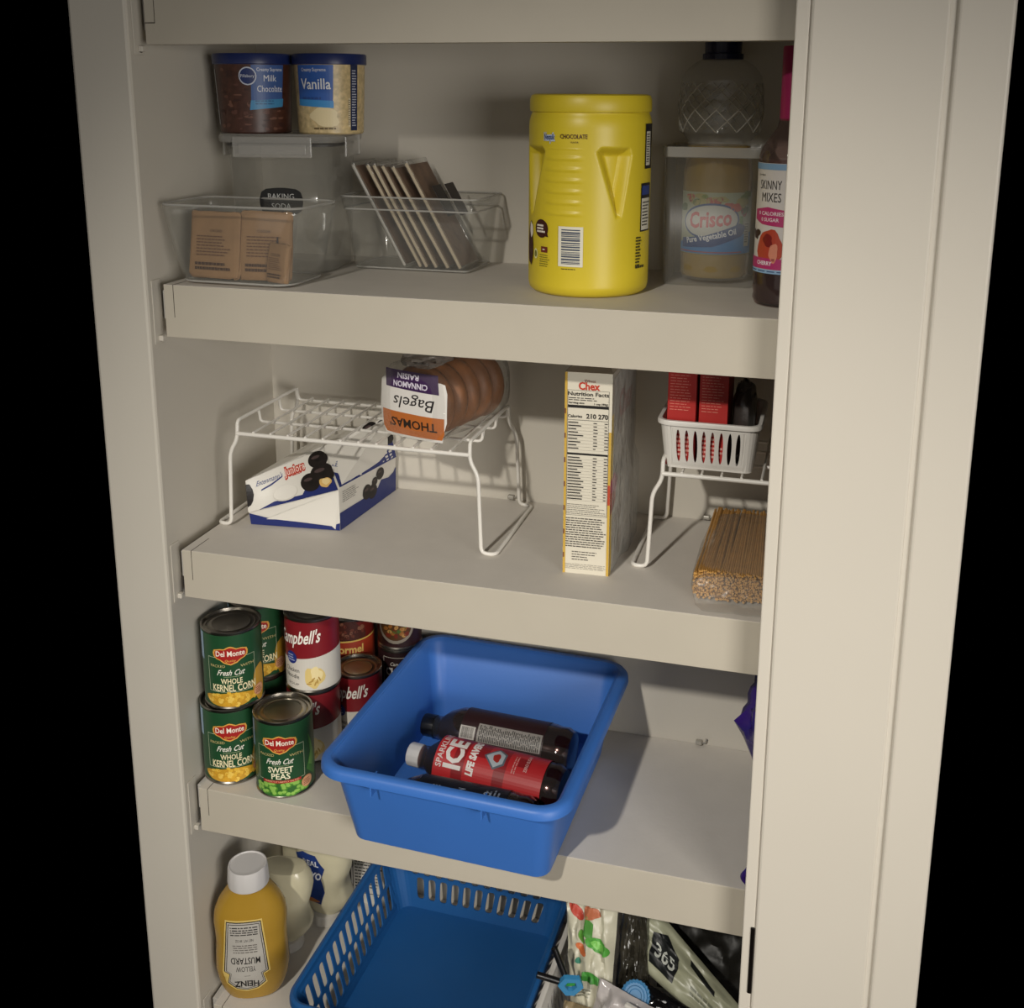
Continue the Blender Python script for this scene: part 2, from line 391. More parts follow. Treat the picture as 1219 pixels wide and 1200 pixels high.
def art_green(A, r, h, kind):
    A.gs = 1.10
    A.rect('8ea7bd', -.058, h*.60, -.044, h-.006, 1)
    A.frame('b9c3a6', -.034, .028, .029, h*.68, .0006, 1)
    A.text('c9b67a', 'PACKED', -.020, h*.57, .0042, 2, width=.020); A.text('c9b67a', 'WITH', .018, h*.56, .0042, 2, width=.018)
    shield(A, -.003, h*.71, .0225)
    A.text('e9e6d8', 'Fresh Cut', -.003, h*.485, .0085, 3, width=.034, shear=.35, bold=.015)
    A.rect('a7b38a', -.013, h*.432, .008, h*.437, 2)
    rr = random.Random(5)
    if kind == 'corn':
        A.text('efe3b8', 'WHOLE', -.003, h*.375, .0082, 4, width=.027, bold=.02)
        A.text('efe3b8', 'KERNEL CORN', 0, h*.285, .0105, 4, width=.056, bold=.02)
        A.blob('c8962a', -.006, h*.135, .036, .0105, 1, seed=2, amp=.12)
        A.blob('c39430', .036, h*.26, .012, .026, 1, seed=6, amp=.2)
        for i in range(70):
            x = rr.uniform(-.038, .030); y = h*.135+rr.uniform(-.011, .011)*(1-abs(x+.006)/.05)
            A.ell(rr.choice(['e3b53c', 'd6a22e', 'ecc75a']), x, y, .0028, .0021, 2, 8, rr.uniform(0, 3))
        A.ell('c98d63', .034, h*.175, .0088, .0088, 5); A.ell('dca47c', .034, h*.175, .0078, .0078, 6)
        A.lines('8a4a32', .028, .040, h*.215, h*.13, 4, layer=7)
    else:
        A.text('efe9c8', 'SWEET', -.003, h*.375, .0090, 4, width=.032, bold=.02)
        A.text('efe9c8', 'PEAS', -.003, h*.292, .0090, 4, width=.024, bold=.02)
        A.rect('a52a26', -.027, h*.205, .023, h*.243, 4); A.text('e9c8a0', 'PERFECTLY LIGHTLY SALTED', -.002, h*.225, .0026, 5, width=.044)
        A.poly('3f7d33', [(.032, h*.3), (.040, h*.5), (.037, h*.75), (.044, h*.62), (.052, h*.35), (.048, h*.15)], 1)
        A.poly('6aa04a', [(.036, h*.35), (.042, h*.52), (.040, h*.68), (.046, h*.5), (.044, h*.3)], 2)
        A.blob('31662a', -.002, h*.12, .038, .012, 1, seed=2, amp=.1)
        for i in range(46):
            x = rr.uniform(-.036, .032); y = h*.12+rr.uniform(-.012, .012)*(1-abs(x)/.06)
            A.ell('4e8a2e', x, y, .0042, .0036, 2, 12); A.ell('8fbf55', x-.0006, y+.0008, .0028, .0024, 3, 10)
        A.ell('c98d63', .032, h*.15, .0088, .0088, 5); A.ell('dca47c', .032, h*.15, .0078, .0078, 6)
        A.lines('8a4a32', .026, .038, h*.19, h*.11, 4, layer=7)
art_corn = lambda A, r, h: art_green(A, r, h, 'corn')
art_peas = lambda A, r, h: art_green(A, r, h, 'peas')
def art_soup(A, r, h):
    A.poly('cfcac0', [(-.115, .0056), (.115, .0056), (.115, h*.55), (.06, h*.53), (0, h*.47), (-.06, h*.42), (-.115, h*.42)], 1)
    A.text('efe9df', "Campbell's", -.004, h*.74, .020, 3, width=.072, shear=.3, bold=.02, rot=.10)
    A.ell('1c2f78', -.014, h*.47, .0098, .0098, 3); A.lines('a8b0d0', -.021, -.007, h*.52, h*.42, 3, layer=4)
    A.text('22201e', 'Chicken', -.014, h*.305, .0068, 3, width=.026); A.text('22201e', 'Noodle', -.014, h*.22, .0068, 3, width=.025)
    A.text('4a4642', 'SOUP', -.012, h*.115, .0035, 3, width=.020)
    A.blob('d9c07a', .021, h*.22, .013, .018, 2, seed=4, amp=.3); A.blob('e8d6a0', .024, h*.27, .008, .011, 3, seed=9, amp=.3)
    for i in range(6): A.ell('b08d45', .013+i*.003, h*(.14+.03*(i % 3)), .004, .0012, 4, 10, .4*i)
def art_chili(A, r, h):
    A.rect('6a1a14', -.1, .006, .1, h-.006, 1)
    A.blob('4a1f16', -.004, h*.86, .030, .022, 2, seed=3)
    rr = random.Random(8)
    for i in range(50): A.ell(rr.choice(['6e3526', '43180f', '8a5a44']), rr.uniform(-.034, .030), h*rr.uniform(.82, .97), .0032, .0024, 3, 9, rr.uniform(0, 3))
    A.poly('a3361e', [(-.1, h*.75), (.1, h*.80), (.1, h*.28), (-.1, h*.24)], 3)
    for i in range(40): A.ell(rr.choice(['6e2a20', '8a3420', '43180f']), rr.uniform(-.04, .036), h*rr.uniform(.30, .50), .004, .003, 4, 9, rr.uniform(0, 3))
    A.poly('d9b45a', [(-.1, h*.75), (.1, h*.80), (.1, h*.815), (-.1, h*.765)], 4)
    A.text('e6c06a', 'Hormel', .0, h*.70, .013, 5, width=.050, bold=.03); A.text('e6c06a', 'Chili', .004, h*.58, .014, 5, width=.03, bold=.03)
def art_bowl(A, r, h):
    A.rect('2a0f10', -.1, .006, .1, h-.006, 1)
    A.ell('9a9080', -.004, h*.36, .030, .028, 2, 26); A.ell('5c3a1c', -.004, h*.37, .026, .024, 3, 26)
    rr = random.Random(2)
    for i in range(34): A.ell(rr.choice(['a3682c', '7c2c1a', 'c49550', '4d6a2c']), rr.uniform(-.022, .015), h*.37+rr.uniform(-.016, .016), .004, .003, 4, 9, rr.uniform(0, 3))
    A.poly('9a2a1a', [(.024, h*.3), (.032, h*.38), (.038, h*.55), (.028, h*.5)], 4)
def art_chunky(A, r, h):
    A.rect('241012', -.1, .006, .1, h-.006, 1)
    A.frame('b9b2a6', -.024, h*.2, .040, h*.90, .0008, 2)
    A.text('d8d2c8', "Campbell's", .004, h*.81, .0062, 3, width=.030, shear=.3)
    A.text('cdc8c0', 'CHUNKY', .008, h*.70, .013, 3, width=.054, bold=.03)
    A.lines('b8b0a4', -.016, .03, h*.52, h*.3, 4, layer=3)

# ------------------------------------------------------------------ shelf 1: tubs, clear bins, canister, bottles
z1 = Z[1]
t = thing('storage_container', 'tall clear lidded container with black baking soda tag, under the frosting tubs', 'container', (.092, .192, z1+.0011), rad(8))
hb = .176
b = nb(); loft(b, rrings([(.064, .055, .016, .0), (.067, .058, .018, .004), (.073, .0625, .020, hb)]), cap1=False)
obj('body', b, M_clear, t, True, solid=.0022)
b = nb(); loft(b, rrings([(.076, .065, .02, hb-.004), (.083, .072, .022, hb-.002), (.084, .073, .022, hb+.006), (.081, .070, .02, hb+.009), (.068, .057, .018, hb+.009), (.066, .055, .016, hb+.006)]))
obj('lid', b, clear('lid_plastic', haze=.35, hazecol='b9b6b0', rough=.2), t, True)
b = nb(); loft(b, rrings([(.0745, .064, .019, hb-.0075), (.0745, .064, .019, hb-.0045)]))
obj('seal', b, mat('grey_seal', '4c4a48', .6), t)
b = nb(); box(b, -.057, .052, -.0765, -.073, hb-.022, hb+.006, bev=.0015); box(b, -.048, .044, -.0772, -.075, hb-.018, hb-.004, bev=.0006)
obj('clip', b, clear('clip_plastic', haze=.3, hazecol='b5b2ac', rough=.2), t)
for sx in (-1, 1):
    b = nb(); box(b, sx*.0855-.0018, sx*.0855+.0018, -.035, .035, hb-.022, hb+.006, bev=.0015)
    obj('clip', b, clear('clip_plastic'), t)
# scalloped chalk tag
A = Art(planemap((.004, -.0665, .096), (1, 0, 0), (0, 0, 1)), cut=0, lift=0)
out = []
for i in range(48):
    a = 2*PI*i/48; x = .0285*max(-1, min(1, 1.25*math.cos(a))); y = .0175*max(-1, min(1, 1.25*math.sin(a)))
    k = 1+.05*math.cos(4*a)
    out.append((x*k, y*k))
tb = nb(); loft(tb, [[(x+.004, -.0652, y+.096) for x, y in out], [(x+.004, -.0665, y+.096) for x, y in out]])
tg = obj('chalk_tag', tb, mat('chalkboard', '121212', .7), t)
A.text('b9b9b6', 'BAKING', 0, .0065, .0075, 1, width=.036); A.text('b9b9b6', 'SODA', 0, -.0065, .0075, 1, width=.027)
A.build(tg, 'lettering', 'lettering', .8)

def make_tub(name, label, x, y, z, rt, rb, h, base, art, a0):
    t = thing(name, label, 'tub', (x, y, z))
    b = nb(); lathe(b, [(rb-.002, 0), (rb, .002), (rt, h-.012)], 56); obj('tub_body', b, mat('tub_'+base, base, .4, vary=.25, vscale=160), t, True)
    b = nb(); lathe(b, [(rt+.001, h-.014), (rt+.0022, h-.013), (rt+.0022, h-.002), (rt+.001, h), (rt-.004, h), (rt-.005, h-.003)], 56); obj('lid', b, mat('navy_lid', '1d2a5c', .35), t, True)
    A = Art(cylmap(rt, a0, rf=lambda v: rb+(rt-rb)*v/(h-.012)), lift=.0004); art(A, h); A.build(t)
    return t
def art_milk(A, h):
    rr = random.Random(4)
    for i in range(60): A.blob(rr.choice(['5c3a30', '3a211c', '6e4a3c']), rr.uniform(-.05, .05), rr.uniform(.006, h-.018), rr.uniform(.002, .006), rr.uniform(.001, .003), 1, seed=i)
    A.rect('c9cbd0', -.066, .012, -.063, h-.02, 2)
    A.poly('3b5a94', [(.000, h*.33), (.046, h*.36), (.048, h*.86), (.002, h*.86)], 2); A.poly('3f86b4', [(-.002, h*.30), (.047, h*.34), (.048, h*.44), (.0, h*.42)], 3)
    A.ell('c3c8d6', -.003, h*.72, .0118, .0118, 4); A.ell('1d3068', -.003, h*.72, .0102, .0102, 5); A.text('dfe3ea', 'Pillsbury', -.003, h*.72, .004, 6, width=.018)
    A.text('c9cede', 'Creamy Supreme', .027, h*.80, .0045, 6, width=.036, bold=.02); A.text('e3e4e8', 'Milk', .027, h*.69, .0085, 6, width=.018); A.text('e3e4e8', 'Chocolate', .027, h*.56, .0085, 6, width=.036)
    A.lines('2a5f8a', .006, .04, h*.43, h*.36, 2, layer=6)
def art_van(A, h):
    A.poly('2c5aa8', [(-.046, h*.38), (.008, h*.34), (.010, h*.86), (-.044, h*.86)], 2); A.poly('3b8ac8', [(-.046, h*.36), (.009, h*.33), (.009, h*.42), (-.046, h*.44)], 3)
    A.text('c9cede', 'Creamy Supreme', -.018, h*.80, .0045, 6, width=.036, bold=.02); A.text('eceded', 'Vanilla', -.016, h*.62, .014, 6, width=.044, bold=.01)
    A.lines('2a4a8a', -.036, .002, h*.48, h*.42, 1, layer=6)
    A.blob('e0cfa4', -.004, h*.22, .022, .012, 1, seed=5); A.lines('6b5a3a', -.02, .022, h*.10, h*.05, 1, layer=6)
    A.rect('232c4c', .034, .005, .046, h-.013, 3); A.lines('b9bccb', .036, .044, .01, h-.02, 22, layer=4, seed=4); A.rect('ded0ae', .030, .01, .033, h*.45, 4); A.lines('3a3428', .0302, .0328, .012, h*.44, 12, layer=5)
make_tub('frosting_tub', 'milk chocolate frosting tub, brown label with blue panel', .050, .170, z1+.1855, .0520, .0470, .104, '47291f', art_milk, facing(.05, .19)-.1)
make_tub('frosting_tub', 'vanilla frosting tub, beige label with blue panel and navy lid', .1535, .188, z1+.1855, .0475, .0435, .104, 'c8b284', art_van, facing(.157, .2)-.1)

def basket_grid(name, spec0, spec1, h, holes, m, parent, thick=.002, z0=0, hollow=True, k=5):
    """walls of a plastic basket: straight sides between rounded corners, each side cut by real openings.
    spec = (hx, hy, r); holes(side, L) -> list of (s0, s1, t0, t1, shape, lean) cells in 0..1 units"""
    bm = nb()
    def corner_pts(hx, hy, r, z):
        o = rrect(hx, hy, r, k); return [Vector((x, y, z)) for x, y in o]
    a = corner_pts(*spec0, z0); b = corner_pts(*spec1, z0+h)
    n = k+1; nc = len(a)
    def q(p): return bm.faces.new([bm.verts.new(v) for v in p])
    for c in range(4):
        for i in range(k):
            i0 = c*n+i; i1 = i0+1
            for s in range(4):
                t0, t1 = s/4, (s+1)/4
                q([a[i0].lerp(b[i0], t0), a[i1].lerp(b[i1], t0), a[i1].lerp(b[i1], t1), a[i0].lerp(b[i0], t1)])
        i0 = c*n+k; i1 = ((c+1)*n) % nc
        P = lambda s, t: (a[i0].lerp(a[i1], s)).lerp(b[i0].lerp(b[i1], s), t)
        cells = holes(c, (a[i1]-a[i0]).length)
        if not cells: q([P(0, 0), P(1, 0), P(1, 1), P(0, 1)]); continue
        ts = sorted({round(x[2], 5) for x in cells} | {round(x[3], 5) for x in cells} | {0, 1})
        for ta, tb in zip(ts, ts[1:]):
            row = sorted([x for x in cells if abs(x[2]-ta) < 1e-4 and abs(x[3]-tb) < 1e-4])
            s = 0
            for (s0, s1, _, _, shp, lean) in row:
                if s0 > s+1e-5: q([P(s, ta), P(s0, ta), P(s0, tb), P(s, tb)])
                N = 24; outer = []; inner = []
                for j in range(N):
                    f = j/N*4; e = int(f); g = f-e
                    u, v = ((g, 0), (1, g), (1-g, 1), (0, 1-g))[e]
                    outer.append((u, v)); dx, dy = u-.5, v-.5
                    ang = math.atan2(dy, dx)
                    if shp == 'ellipse': iu, iv = .5+.26*math.cos(ang), .5+.47*math.sin(ang)
                    else:
                        wx = .31; ex = 5.0
                        rr_ = 1/((abs(math.cos(ang))/wx)**ex+(abs(math.sin(ang))/.44)**ex)**(1/ex)
                        iu, iv = .5+rr_*math.cos(ang), .5+rr_*math.sin(ang)
                    iu += lean*(iv-.5); inner.append((iu, iv))
                O = [bm.verts.new(P(s0+(s1-s0)*u, ta+(tb-ta)*v)) for u, v in outer]; I = [bm.verts.new(P(s0+(s1-s0)*u, ta+(tb-ta)*v)) for u, v in inner]
                for j in range(N): bm.faces.new((O[j], O[(j+1) % N], I[(j+1) % N], I[j]))
                s = s1
            if s < 1-1e-5: q([P(s, ta), P(1, ta), P(1, tb), P(s, tb)])
    bmesh.ops.remove_doubles(bm, verts=bm.verts, dist=1e-5)
    bmesh.ops.recalc_face_normals(bm, faces=bm.faces)
    return obj(name, bm, m, parent, False, solid=thick)

# rounded clear bin with kraft packets, front left
t = thing('clear_bin', 'small bulging clear bin holding brown paper packets at the left wall', 'bin', (.092, .066, z1+.001), rad(-1))
b = nb(); rs = []
for hx, hy, r, z, bl in ((.072, .046, .02, .0, 0), (.079, .050, .022, .003, .002), (.087, .053, .022, .03, .005), (.094, .055, .02, .065, .006), (.0985, .057, .018, .092, .003), (.099, .057, .018, .100, .003)):
    rs.append([(x*(1+bl*2*(1-(y/hy)**2)), y-bl*(1-(x/hx)**2)*(1 if y < 0 else -1), z) for x, y in rrect(hx, hy, r, 6)])
loft(b, rs, cap1=False); obj('body', b, M_clear, t, True, solid=.0018)
b = nb(); tube(b, [Vector(p) for p in rs[-1]]+[Vector(rs[-1][0])], .0016, 6); obj('rim', b, clear('rim_plastic', haze=.45, hazecol='c8c6c0'), t, True)
b = nb(); tube(b, [Vector(p) for p in rs[1]]+[Vector(rs[1][0])], .0014, 6); obj('edge_gleam', b, clear('rim_plastic'), t, True)  # added tube: gleam of the lower edge put into its milky colour
M_kraft = mat('kraft_paper', '97744f', .75, bump=.3, bscale=40, vary=.1, vscale=30)
kp = [(.052, .045, .112, -4, 0, 'brown paper packet with dark print, left one in the bulging clear bin'), (.122, .048, .110, 3, 1, 'brown paper packet with bottle drawing, right of the dark seam in the clear bin'), (.148, .032, .055, -24, 2, 'low brown paper packet slumped in the right corner of the bulging bin')]
for i, (x, y, h, rz, s, lb) in enumerate(kp):
    hw = (.038, .036, .020)[i]; hh = (.086, .088, .050)[i]/2
    p = thing('paper_packet', lb, 'packet', (x, y, z1+.004), rad(rz), 'brown packets in the clear bin' if False else None)
    rot = Matrix.Rotation(rad(-9), 3, 'X')
    obj('pouch', pillow((0, 0, hh), (hw, .0055, hh), seed=i+2, amp=.06, ex=(12, 2, 14), rot=rot, n=36, m=20, pinch=.5), M_kraft, p, True)
    A = Art(lambda u, v, h, hh=hh: rot @ Vector((u, -.0062-h+abs(v/hh)**3*.003, v))+Vector((0, 0, hh)), cut=.006, cuty=True, lift=.0006)
    A.text('4f3524', 'COCOA' if i else 'CACAO', 0 if i else .004, hh*.42, .0036, 2, width=.018)
    A.lines('6b4a33', -hw*.65, hw*.7, hh*.3, -hh*.35, 7, th=.35, layer=1, seed=i, word=.005)
    A.lines('4f3524', -hw*.7, hw*.75, -hh*.5, -hh*.78, 2, th=.6, layer=1, seed=i+5, word=.004)
    if i == 1: A.poly('3c2a22', [(.014, -.018), (.024, -.018), (.024, .0), (.0205, .004), (.020, .012), (.018, .012), (.0175, .004), (.014, .0)], 2); A.rect('9d8f84', .0145, -.012, .0235, -.006, 3)
    A.build(p)

# rectangular clear bin with wrapped slabs
t = thing('clear_bin', 'rectangular clear bin with leaning wrapped slabs, beside the yellow canister', 'bin', (.262, .245, z1+.001), rad(-1))
b = nb(); loft(b, rrings([(.082, .049, .008, 0), (.084, .051, .009, .003), (.094, .056, .01, .082), (.0965, .0575, .010, .0835), (.1, .0585, .011, .100)]), cap1=False)
obj('body', b, M_clear, t, True, solid=.002)
b = nb()
for zz, hx, hy in ((.100, .1005, .059), (.083, .0965, .0575)):
    o = [Vector((x, y, zz)) for x, y in rrect(hx, hy, .011)]; tube(b, o+[o[0]], .0013, 6)
obj('rim', b, clear('rim_plastic'), t, True)
b = nb(); o = [Vector((x, y, .002)) for x, y in rrect(.084, .051, .009)]; tube(b, o+[o[0]], .0012, 6); obj('edge_gleam', b, clear('rim_plastic'), t, True)  # added tube again, its pale colour carries the gleam of this edge
sl = [(.250, .165), (.273, .186), (.282, .196), (.296, .208), (.313, .222), (.331, .243)]
M_slab = mat('wafer_brown', '6f5847', .6, bump=.25, bscale=70, vary=.28, vscale=45); M_edge = mat('wrap_edge', 'b5a68e', .35, bump=.2)
ll = ['first wrapped brown slab, leaning furthest left with silvery edge', 'second wrapped brown slab from the left in clear bin', 'third wrapped brown slab from the left in clear bin', 'fourth wrapped brown slab from the left in clear bin', 'fifth wrapped slab from the left with dark square on its face', 'rightmost and largest wrapped brown slab in clear bin']
for i, (xb, xt) in enumerate(sl):
    p = thing('wrapped_slab', ll[i], 'packet', (xb, .205, z1+.004), 0, 'wrapped slabs leaning in the clear bin')
    dx = xt-xb; L = .157+(.004 if i == 5 else 0); up = Vector((dx, 0, L)).normalized(); nn = Vector((up.z, 0, -up.x)); D = .078
    def sb(o, hl, y0, y1, th, bev):
        bb = B(-th/2, th/2, y0, y1, 0, hl, bev=bev, seg=2)
        M = Matrix(((nn.x, 0, up.x), (0, 1, 0), (nn.z, 0, up.z)))
        for v in bb.verts: v.co = M @ v.co + Vector(o)
        return bb
    obj('slab', sb((0, 0, .003), L*.97, .004, D-.004, .0035, .0006), M_slab, p)
    obj('edge_seal', sb((0, 0, .001), L, -.001, .003, .0042, .0012), M_edge if i else mat('foil_edge', 'd8d4cc', .25, .6), p)
    wv = sb((0, 0, 0), L*1.03, .0, D, .0062, .001)
    obj('wrapper', wv, M_film, p, True)
    if i in (0, 4, 5):
        q = sb((-.003, 0, L*.45), L*.3, .012, D*.6, .0008, .0002)
        obj('print_patch', q, mat('dark_patch', '2b2220', .5), p)

# yellow canister
t = thing('cocoa_canister', 'big yellow plastic chocolate powder canister with moulded grip', 'canister', (.5260, .131, z1))
RC = .0752; HC = .240; ca = facing(.5285, .134)
def tri_sd(px, pz, T):
    d = 1e9
    for (x0, y0), (x1, y1) in zip(T, T[1:]+T[:1]):
        ex, ey = x1-x0, y1-y0; l = math.hypot(ex, ey); d = min(d, ((px-x0)*ey-(pz-y0)*ex)/l)
    return d
TR = [(.006, .174), (.013, .181), (.052, .180), (.056, .170), (.041, .096), (.033, .094)]
def canf(x, y, z, a):
    al = math.atan2(x, -y)-ca
    al = (al+PI) % (2*PI)-PI; u = al*RC; d = 0
    for sgn, off in ((1, 0), (-1, -.052)):
        uu = (u-off)*sgn if sgn == 1 else -(u-off)
        s = tri_sd(uu, z, TR)
        if s > 0: q_ = min(1, s/.0125); d = max(d, .0135*q_*q_*(3-2*q_))
    rib = 0
    if -.060 < u < -.006 and .098 < z < .178:
        e = min(1, (u+.060)/.012, (-.006-u)/.012); rib = .0011*e*max(0, math.sin((z-.098)/.0130*2*PI))
    k = 1-(d-rib)/math.hypot(x, y)
    return x*k, y*k
prof = [(RC-.014, 0), (RC-.006, .0008), (RC-.0015, .005), (RC, .012)]
prof += [(RC, .012+i*(.19)/190) for i in range(1, 191)]
prof += [(RC-.0005, .208), (RC-.002, .214), (RC-.0035, .2175), (RC-.0035, .219)]
b = nb(); lathe(b, prof, 300, fn=canf, cap1=True)
M_yel = mat('yellow_plastic', 'cfb92c', .38, bump=.03, bscale=200, vary=.015)
obj('canister_body', b, M_yel, t, True)
b = nb(); lathe(b, [(RC-.004, .2185), (RC-.0015, .2195), (RC-.0008, .222), (RC-.001, .234), (RC-.003, .2385), (RC-.007, HC), (RC-.010, HC-.001)], 120); obj('lid', b, mat('yellow_lid', 'cab42c', .4, bump=.03, bscale=200), t, True)
A = Art(cylmap(RC, ca), lift=.0009)
A.text('b9c4d8', 'Nesquik', -.0515, .1905, .0088, 1, width=.0175, bold=.09); A.text('2c3f6b', 'Nesquik', -.0515, .1905, .0066, 2, width=.0155, bold=.03)
A.text('5a3a1a', 'CHOCOLATE', -.0195, .1915, .0050, 2, width=.0330, bold=.02); A.text('5a3a1a', 'FLAVOR', -.018, .185, .0022, 2, width=.009)
A.rect('ddd8c4', -.0370, .0385, -.0062, .0865, 1); 
rr = random.Random(4); y = .0415
while y < .083:
    hh_ = rr.uniform(.0004, .0022); A.rect('3c4458', -.033, y, -.0098, y+hh_, 2); y += hh_+rr.uniform(.0005, .0016)
A.lines('3a3a20', -.033, -.009, .0365, .0345, 1, layer=1)
A.ell('3d1a12', -.0640, .0815, .0118, .0112, 1); A.poly('3d1a12', [(-.060, .073), (-.052, .072), (-.055, .080)], 1); A.lines('e8dfd0', -.072, -.056, .087, .076, 3, th=.6, layer=2)
A.blob('3d1a12', -.0905, .060, .007, .030, 1, seed=3); A.blob('e8dfd0', -.087, .078, .004, .010, 2, seed=7)
A.rect('6a2a1c', -.0640, .0530, -.0530, .0600, 1); A.lines('e8dfd0', -.061, -.056, .058, .055, 1, layer=2); A.lines('5a5a22', -.067, -.048, .051, .035, 6, th=.3, layer=1)
A.ell('e0dca0', -.0750, .050, .0042, .0062, 1); A.ell('77752c', -.0750, .050, .0028, .0042, 2)
A.rect('1d1a20', .079, .153, .101, .206, 1); A.rect('c9c5b4', .081, .157, .093, .197, 2); A.lines('3c3a34', .082, .092, .16, .195, 12, layer=3)
A.rect('1d1a20', .072, .078, .098, .136, 1); A.rect('c9c5b4', .0735, .080, .095, .118, 2); A.rect('2a3c78', .0735, .122, .095, .133, 2); A.lines('3c3a34', .075, .094, .084, .115, 8, layer=3)
A.lines('3a3820', .064, .075, .073, .036, 10, th=.55, layer=1, seed=9, word=.004); A.lines('3a3820', .064, .09, .038, .033, 1, th=.6, layer=1)
A.build(t)

# clear canister standing open around the oil bottle
t = thing('clear_box', 'square clear plastic box around the vegetable oil bottle', 'container', (.670, .240, z1))
b = nb(); loft(b, rrings([(.056, .052, .008, 0), (.0575, .0535, .009, .003), (.0605, .0565, .01, .163)]), cap1=False)
obj('body', b, clear('frosted_clear', haze=.05, rough=.4), t, True, solid=.002)
b = nb()
loft(b, rrings([(.0615, .0575, .01, .163), (.0630, .0590, .011, .164), (.0630, .0590, .011, .176), (.0612, .0572, .01, .1765), (.0608, .0568, .01, .176), (.0605, .0565, .01, .163)]), False, False)
obj('rim', b, clear('rim_frost', haze=.5, hazecol='b9b6ae', rough=.25), t, True)
t = thing('oil_bottle', 'vegetable oil bottle with navy cap, faceted clear shoulder and blue label', 'bottle', (.672, .243, z1+.004))
ca2 = facing(.672, .243)-.08
def facet(x, y, z, a):
    k = 1
    if .188 < z < .252:
        q1 = (a*12/(2*PI)) % 1; q2 = ((z-.188)/.0213) % 1
        k = 1-.05*max(abs(q1-.5), abs(q2-.5))*2*min(1, (z-.188)/.006, (.252-z)/.006)
    elif z <= .16: k = 1-.02*abs(math.cos(4*a))
    return x*k, y*k
pr_ = [(.036, 0), (.043, .002), (.046, .008)]+[(.0455-.0008*math.sin(i*1.2), .01+i*.005) for i in range(5)]+[(.0455, .04), (.0455, .12), (.046, .135), (.044, .15), (.041, .165), (.040, .178), (.045, .184)]
pr_ += [(.051+.003*math.sin(PI*i/24), .189+i*.0026) for i in range(25)]+[(.050, .258), (.043, .268), (.033, .276), (.024, .280), (.018, .283), (.018, .292)]
b = nb(); lathe(b, pr_, 144, fn=facet, cap1=False); obj('bottle_body', b, clear('bottle_clear', haze=.11, rough=.05, bump=.3), t, True)
b = nb(); lathe(b, [(.035, .003), (.042, .005), (.0442, .010), (.0440, .12), (.0435, .14), (.041, .155), (.0395, .168), (.0392, .172)], 96); obj('oil', b, clear('oil_yellow', tint=(.88, .72, .22), haze=.45, hazecol='c8a52c', rough=.1), t, True)
# moulded diamond lattice round the shoulder, facet glints put into its pale colour
b = nb()
for k in range(12):
    for sg in (1, -1):
        pts = []
        for j in range(17):
            f = j/16; a = 2*PI*k/12+sg*f*1.15; rr_ = .0508+.003*math.sin(PI*f)
            pts.append((rr_*math.sin(a), -rr_*math.cos(a), .190+.060*f))
        tube(b, pts, .0009, 5)
o = obj('moulded_lattice', b, clear('lattice_clear', haze=.40, hazecol='c9c4b8', rough=.1), t, True); o['kind'] = 'stuff'
b = nb()
lathe(b, [(.021, .279), (.0255, .2795), (.0255, .286), (.0225, .2868), (.0228, .2875), (.0232, .305), (.021, .307)], 60, fn=lambda x, y, z, a: (x*(1+.012*math.cos(40*a)), y*(1+.012*math.cos(40*a))))
obj('cap', b, mat('navy_cap', '10163a', .4), t, True)
b = nb(); a0, a1 = ca2-1.15, ca2+1.35
rings = [[(.0462*math.sin(a0+(a1-a0)*i/40), -.0462*math.cos(a0+(a1-a0)*i/40), z) for i in range(41)] for z in (.036, .115)]
loft(b, rings, False, False, closed=False); obj('label', b, mat('label_base', '9aa08a', .4), t, True)
A = Art(cylmap(.0462, ca2), lift=.0004)
rr = random.Random(12)
for i in range(26): A.blob(rr.choice(['6b7a3c', '8a3b35', '9a9460', '4c6136', 'a8524c']), rr.uniform(-.05, .052), rr.uniform(.090, .113), rr.uniform(.004, .010), rr.uniform(.003, .006), 1, seed=i)
A.blob('b0503f', .030, .096, .007, .006, 2, seed=3); A.rect('5b7f3c', .036, .046, .041, .085, 2)
A.ell('24457a', -.004, .079, .039, .0225, 2, 36, .08); A.ell('b3b4ae', -.004, .079, .0365, .020, 3, 36, .08)
A.poly('3b76ae', [(-.052, .037), (.060, .037), (.060, .064), (.02, .060), (-.02, .052), (-.052, .050)], 4)
A.poly('1c3d77', [(-.046, .055), (-.01, .060), (.036, .076), (.048, .071), (.040, .060), (.0, .046), (-.046, .043)], 5)
A.text('d8dade', 'Pure Vegetable Oil', -.003, .0590, .0075, 6, width=.068, rot=.20, bold=.02)
A.text('b23a3c', 'Crisco', -.004, .0805, .020, 6, width=.056, rot=.10, bold=.03, shear=.1)
A.rect('9a4a44', -.050, .0385, .04, .0398, 6)
A.rect('a9a896', .044, .046, .054, .078, 5); A.lines('4a4a3c', .045, .053, .05, .076, 8, layer=6)
A.build(t)

